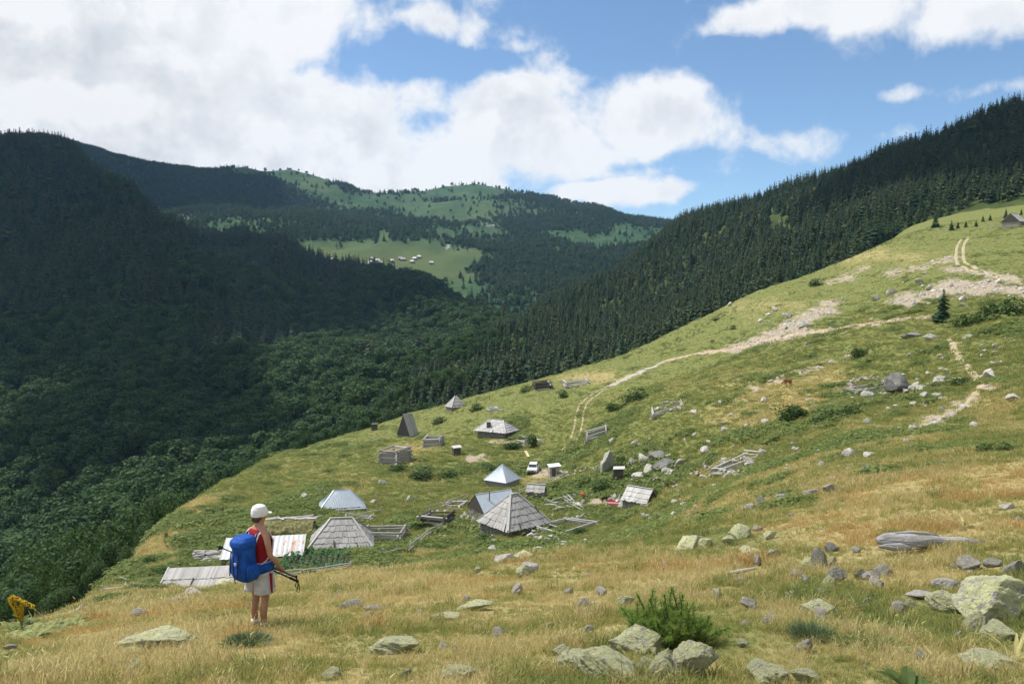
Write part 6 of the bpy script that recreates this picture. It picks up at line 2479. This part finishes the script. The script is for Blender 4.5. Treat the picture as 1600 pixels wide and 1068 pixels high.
# ------------------------------------------------------------------ shrubs and single trees
M_shrub = leafy('shrub_leaves', (.030, .070, .018), (.075, .125, .03), .3, .4)
SHR = []
for i in range(4):
    b, tr = broad_mesh(50 + i, 2.0, 700, 1.3, .13, .9, -.3)
    SHR.append((b.mesh('foliage', M_shrub), tr.mesh('stems', M_bark, True)))


def shrub(px, py, w, h, label, dmin=30, group=None):
    P = ground(px, py, dmin)
    s = P[1] / F
    o = tag(empty('shrub', P, random.uniform(0, 6)), label, 'shrub', group)
    o.scale = (w * s / 2.7, w * s / 2.7, h * s / 1.5)
    o.location.z -= .3 * h * s
    k = random.randrange(4)
    link('foliage', SHR[k][0], o)
    link('stems', SHR[k][1], o)
    return o


for (px, py, w, h, lab) in [(971, 738, 30, 24, 'round dark shrub beside the tall pointed boulder'), (832, 698, 26, 18, 'dark shrub right of the far hip-roofed hut'), (1240, 655, 60, 22, 'broad dark shrub on the slope below the cow'), (1290, 660, 70, 20, 'broad dark shrub right of the other one below the cow'), (1330, 650, 50, 14, 'low shrub below the stone pen'), (1540, 716, 40, 16, 'dark juniper shrub in the dry grass near the right edge'), (1570, 712, 44, 13, 'flat juniper shrub right of the other near the right edge'), (995, 624, 60, 18, 'low shrub patch right of the wheel track'), (960, 640, 40, 10, 'flat shrub near the wheel track'), (1548, 500, 60, 24, 'leafy green shrub on the bank at the right'), (1580, 495, 60, 26, 'leafy green shrub at the right edge under the scree'), (1510, 510, 50, 18, 'low green shrub right of the lone spruce'), (1340, 558, 34, 14, 'small shrub on the bank left of the path'), (880, 620, 22, 10, 'small shrub above the wheel track by the forest'), (820, 612, 24, 10, 'small dark shrub near the forest edge log pen'), (745, 640, 30, 10, 'shrub right of the little forest hut'), (690, 660, 36, 9, 'low dark shrub between the A-frame and the forest hut'), (660, 745, 60, 12, 'low green shrub band in the middle of the meadow'), (760, 735, 40, 12, 'low shrub left of the tin pyramid hut'), (760, 845, 40, 10, 'weeds in front of the big shingled hut'), (650, 826, 36, 10, 'weeds left of the dark log pen'), (905, 835, 36, 10, 'weeds right of the pole pen'), (1020, 775, 30, 10, 'weeds right of the half collapsed hut'), (800, 700, 40, 9, 'weeds below the far hip-roofed hut'), (620, 735, 40, 9, 'weeds below the roofless log pen'), (990, 745, 30, 10, 'weeds at the foot of the boulder heap'), (1400, 625, 60, 9, 'weeds below the big squarish boulder'), (1500, 600, 40, 10, 'weeds left of the footpath bend'), (940, 768, 50, 16, 'tall green weeds in front of the stone wall'), (915, 760, 40, 14, 'tall green weeds right of the upright shed'), (870, 765, 36, 12, 'weeds below the upright shed'), (1275, 446, 28, 10, 'small dark shrub on the grassy bank above the scree'), (1120, 500, 14, 7, 'tiny shrub on the upper meadow'), (1145, 515, 12, 6, 'another tiny shrub lower on the upper meadow'), (260, 840, 12, 8, 'tiny dark shrub on the left meadow edge'), (700, 745, 50, 12, 'green weeds behind the long pen'), (560, 830, 30, 12, 'weeds right of the tin hip-roofed hut'), (255, 900, 44, 14, 'weeds at the left end of the low shed'), (235, 880, 30, 10, 'weeds on the left above the pole fence')]:
    if w:
        shrub(px, py, w, h, lab)
NB = []
for i in range(5):
    b, tr = broad_mesh(80 + i, 11, 3600, 3.0 + .4 * (i % 3), .20, 1.25, .05)
    NB.append((b.mesh('crown', M_broad), tr.mesh('trunk', M_bark, True)))
for (px, top, d, lab) in [(20, 905, 78, 'leafy tree at the left edge above the mullein'), (62, 878, 98, 'broad leafy tree second from the left edge'), (98, 856, 108, 'broad leafy tree in the lower left wood'), (140, 822, 118, 'tall leafy tree in the lower left wood'), (168, 846, 94, 'dark rounded tree left of the columnar one'), (197, 858, 90, 'dark columnar tree nearest the meadow edge'), (206, 798, 132, 'leafy tree above the columnar tree by the meadow'), (240, 783, 142, 'leafy tree against the meadow edge, third from below'), (268, 770, 152, 'leafy tree against the meadow edge, fourth from below'), (176, 812, 128, 'leafy tree behind the dark rounded tree'), (120, 876, 92, 'low leafy tree in front of the lower left wood'), (40, 920, 72, 'low tree just above the mullein spikes'), (0, 925, 68, 'half-cut tree at the left edge'), (292, 762, 168, 'small tree peeping over the meadow edge'), (330, 742, 190, 'small tree peeping over the left skyline of the meadow'), (150, 878, 82, 'small bushy tree below the dark rounded tree'), (30, 860, 120, 'leafy tree behind the left edge trees'), (80, 832, 135, 'leafy tree deep in the lower left wood'), (225, 820, 120, 'bushy tree touching the meadow edge'), (110, 915, 76, 'low bush at the foot of the lower left wood'), (85, 925, 70, 'low bush behind the board pen'), (380, 720, 205, 'tree top peeping over the meadow skyline'), (410, 708, 215, 'leafy tree top left of the tiny dark shed'), (480, 672, 240, 'leafy tree top on the meadow skyline near the tiny dark shed')]:
    q = unproj(px, top, d)
    zg = float(H_all(q[0], q[1]))
    h = max(2.5, q[2] - zg)
    k = random.randrange(5)
    o = tree_object('leafy_tree', NB[k], (q[0], q[1], zg), (0, 0, random.uniform(0, 6)), (min(h / 11, 1.15) * random.uniform(.85, 1.2) + .1, min(h / 11, 1.15) * random.uniform(.85, 1.2) + .1, h / 10.6), lab, 'tree', None)
CN = []
for i in range(2):
    b, tr = conifer_mesh(30 + i, 6, 16, .26, 10)
    CN.append((b.mesh('crown', M_conifer), tr.mesh('trunk', M_bark, True)))
P = ground(1472, 503, 60)
h = 50 * P[1] / F
tree_object('spruce_tree', CN[0], P, (0, .03, 0), (h / 6,) * 3, 'lone bushy young spruce standing on the slope', 'tree', None)
for (px, top, d, lab) in [(1487, 344, 300, 'young spruce on the upper meadow, left of a pair'), (1497, 346, 302, 'young spruce on the upper meadow, right of a pair'), (1509, 353, 300, 'small dark spruce right of the pair'), (1525, 357, 298, 'low spruce bush right of the small one'), (1536, 338, 310, 'young spruce left of the lone barn'), (1547, 344, 312, 'short spruce just left of the barn fence'), (1572, 326, 320, 'dark spruce behind the lone barn'), (1596, 330, 322, 'dark spruce at the right edge beside the barn'), (1462, 330, 318, 'spruce at the end of the forest edge on the upper meadow')]:
    q = unproj(px, top, d)
    zg = float(H_all(q[0], q[1]))
    h = max(2.5, q[2] - zg)
    tree_object('spruce_tree', CN[px % 2], (q[0], q[1], zg), (0, 0, px), (h / 6,) * 3, lab, 'tree', None)
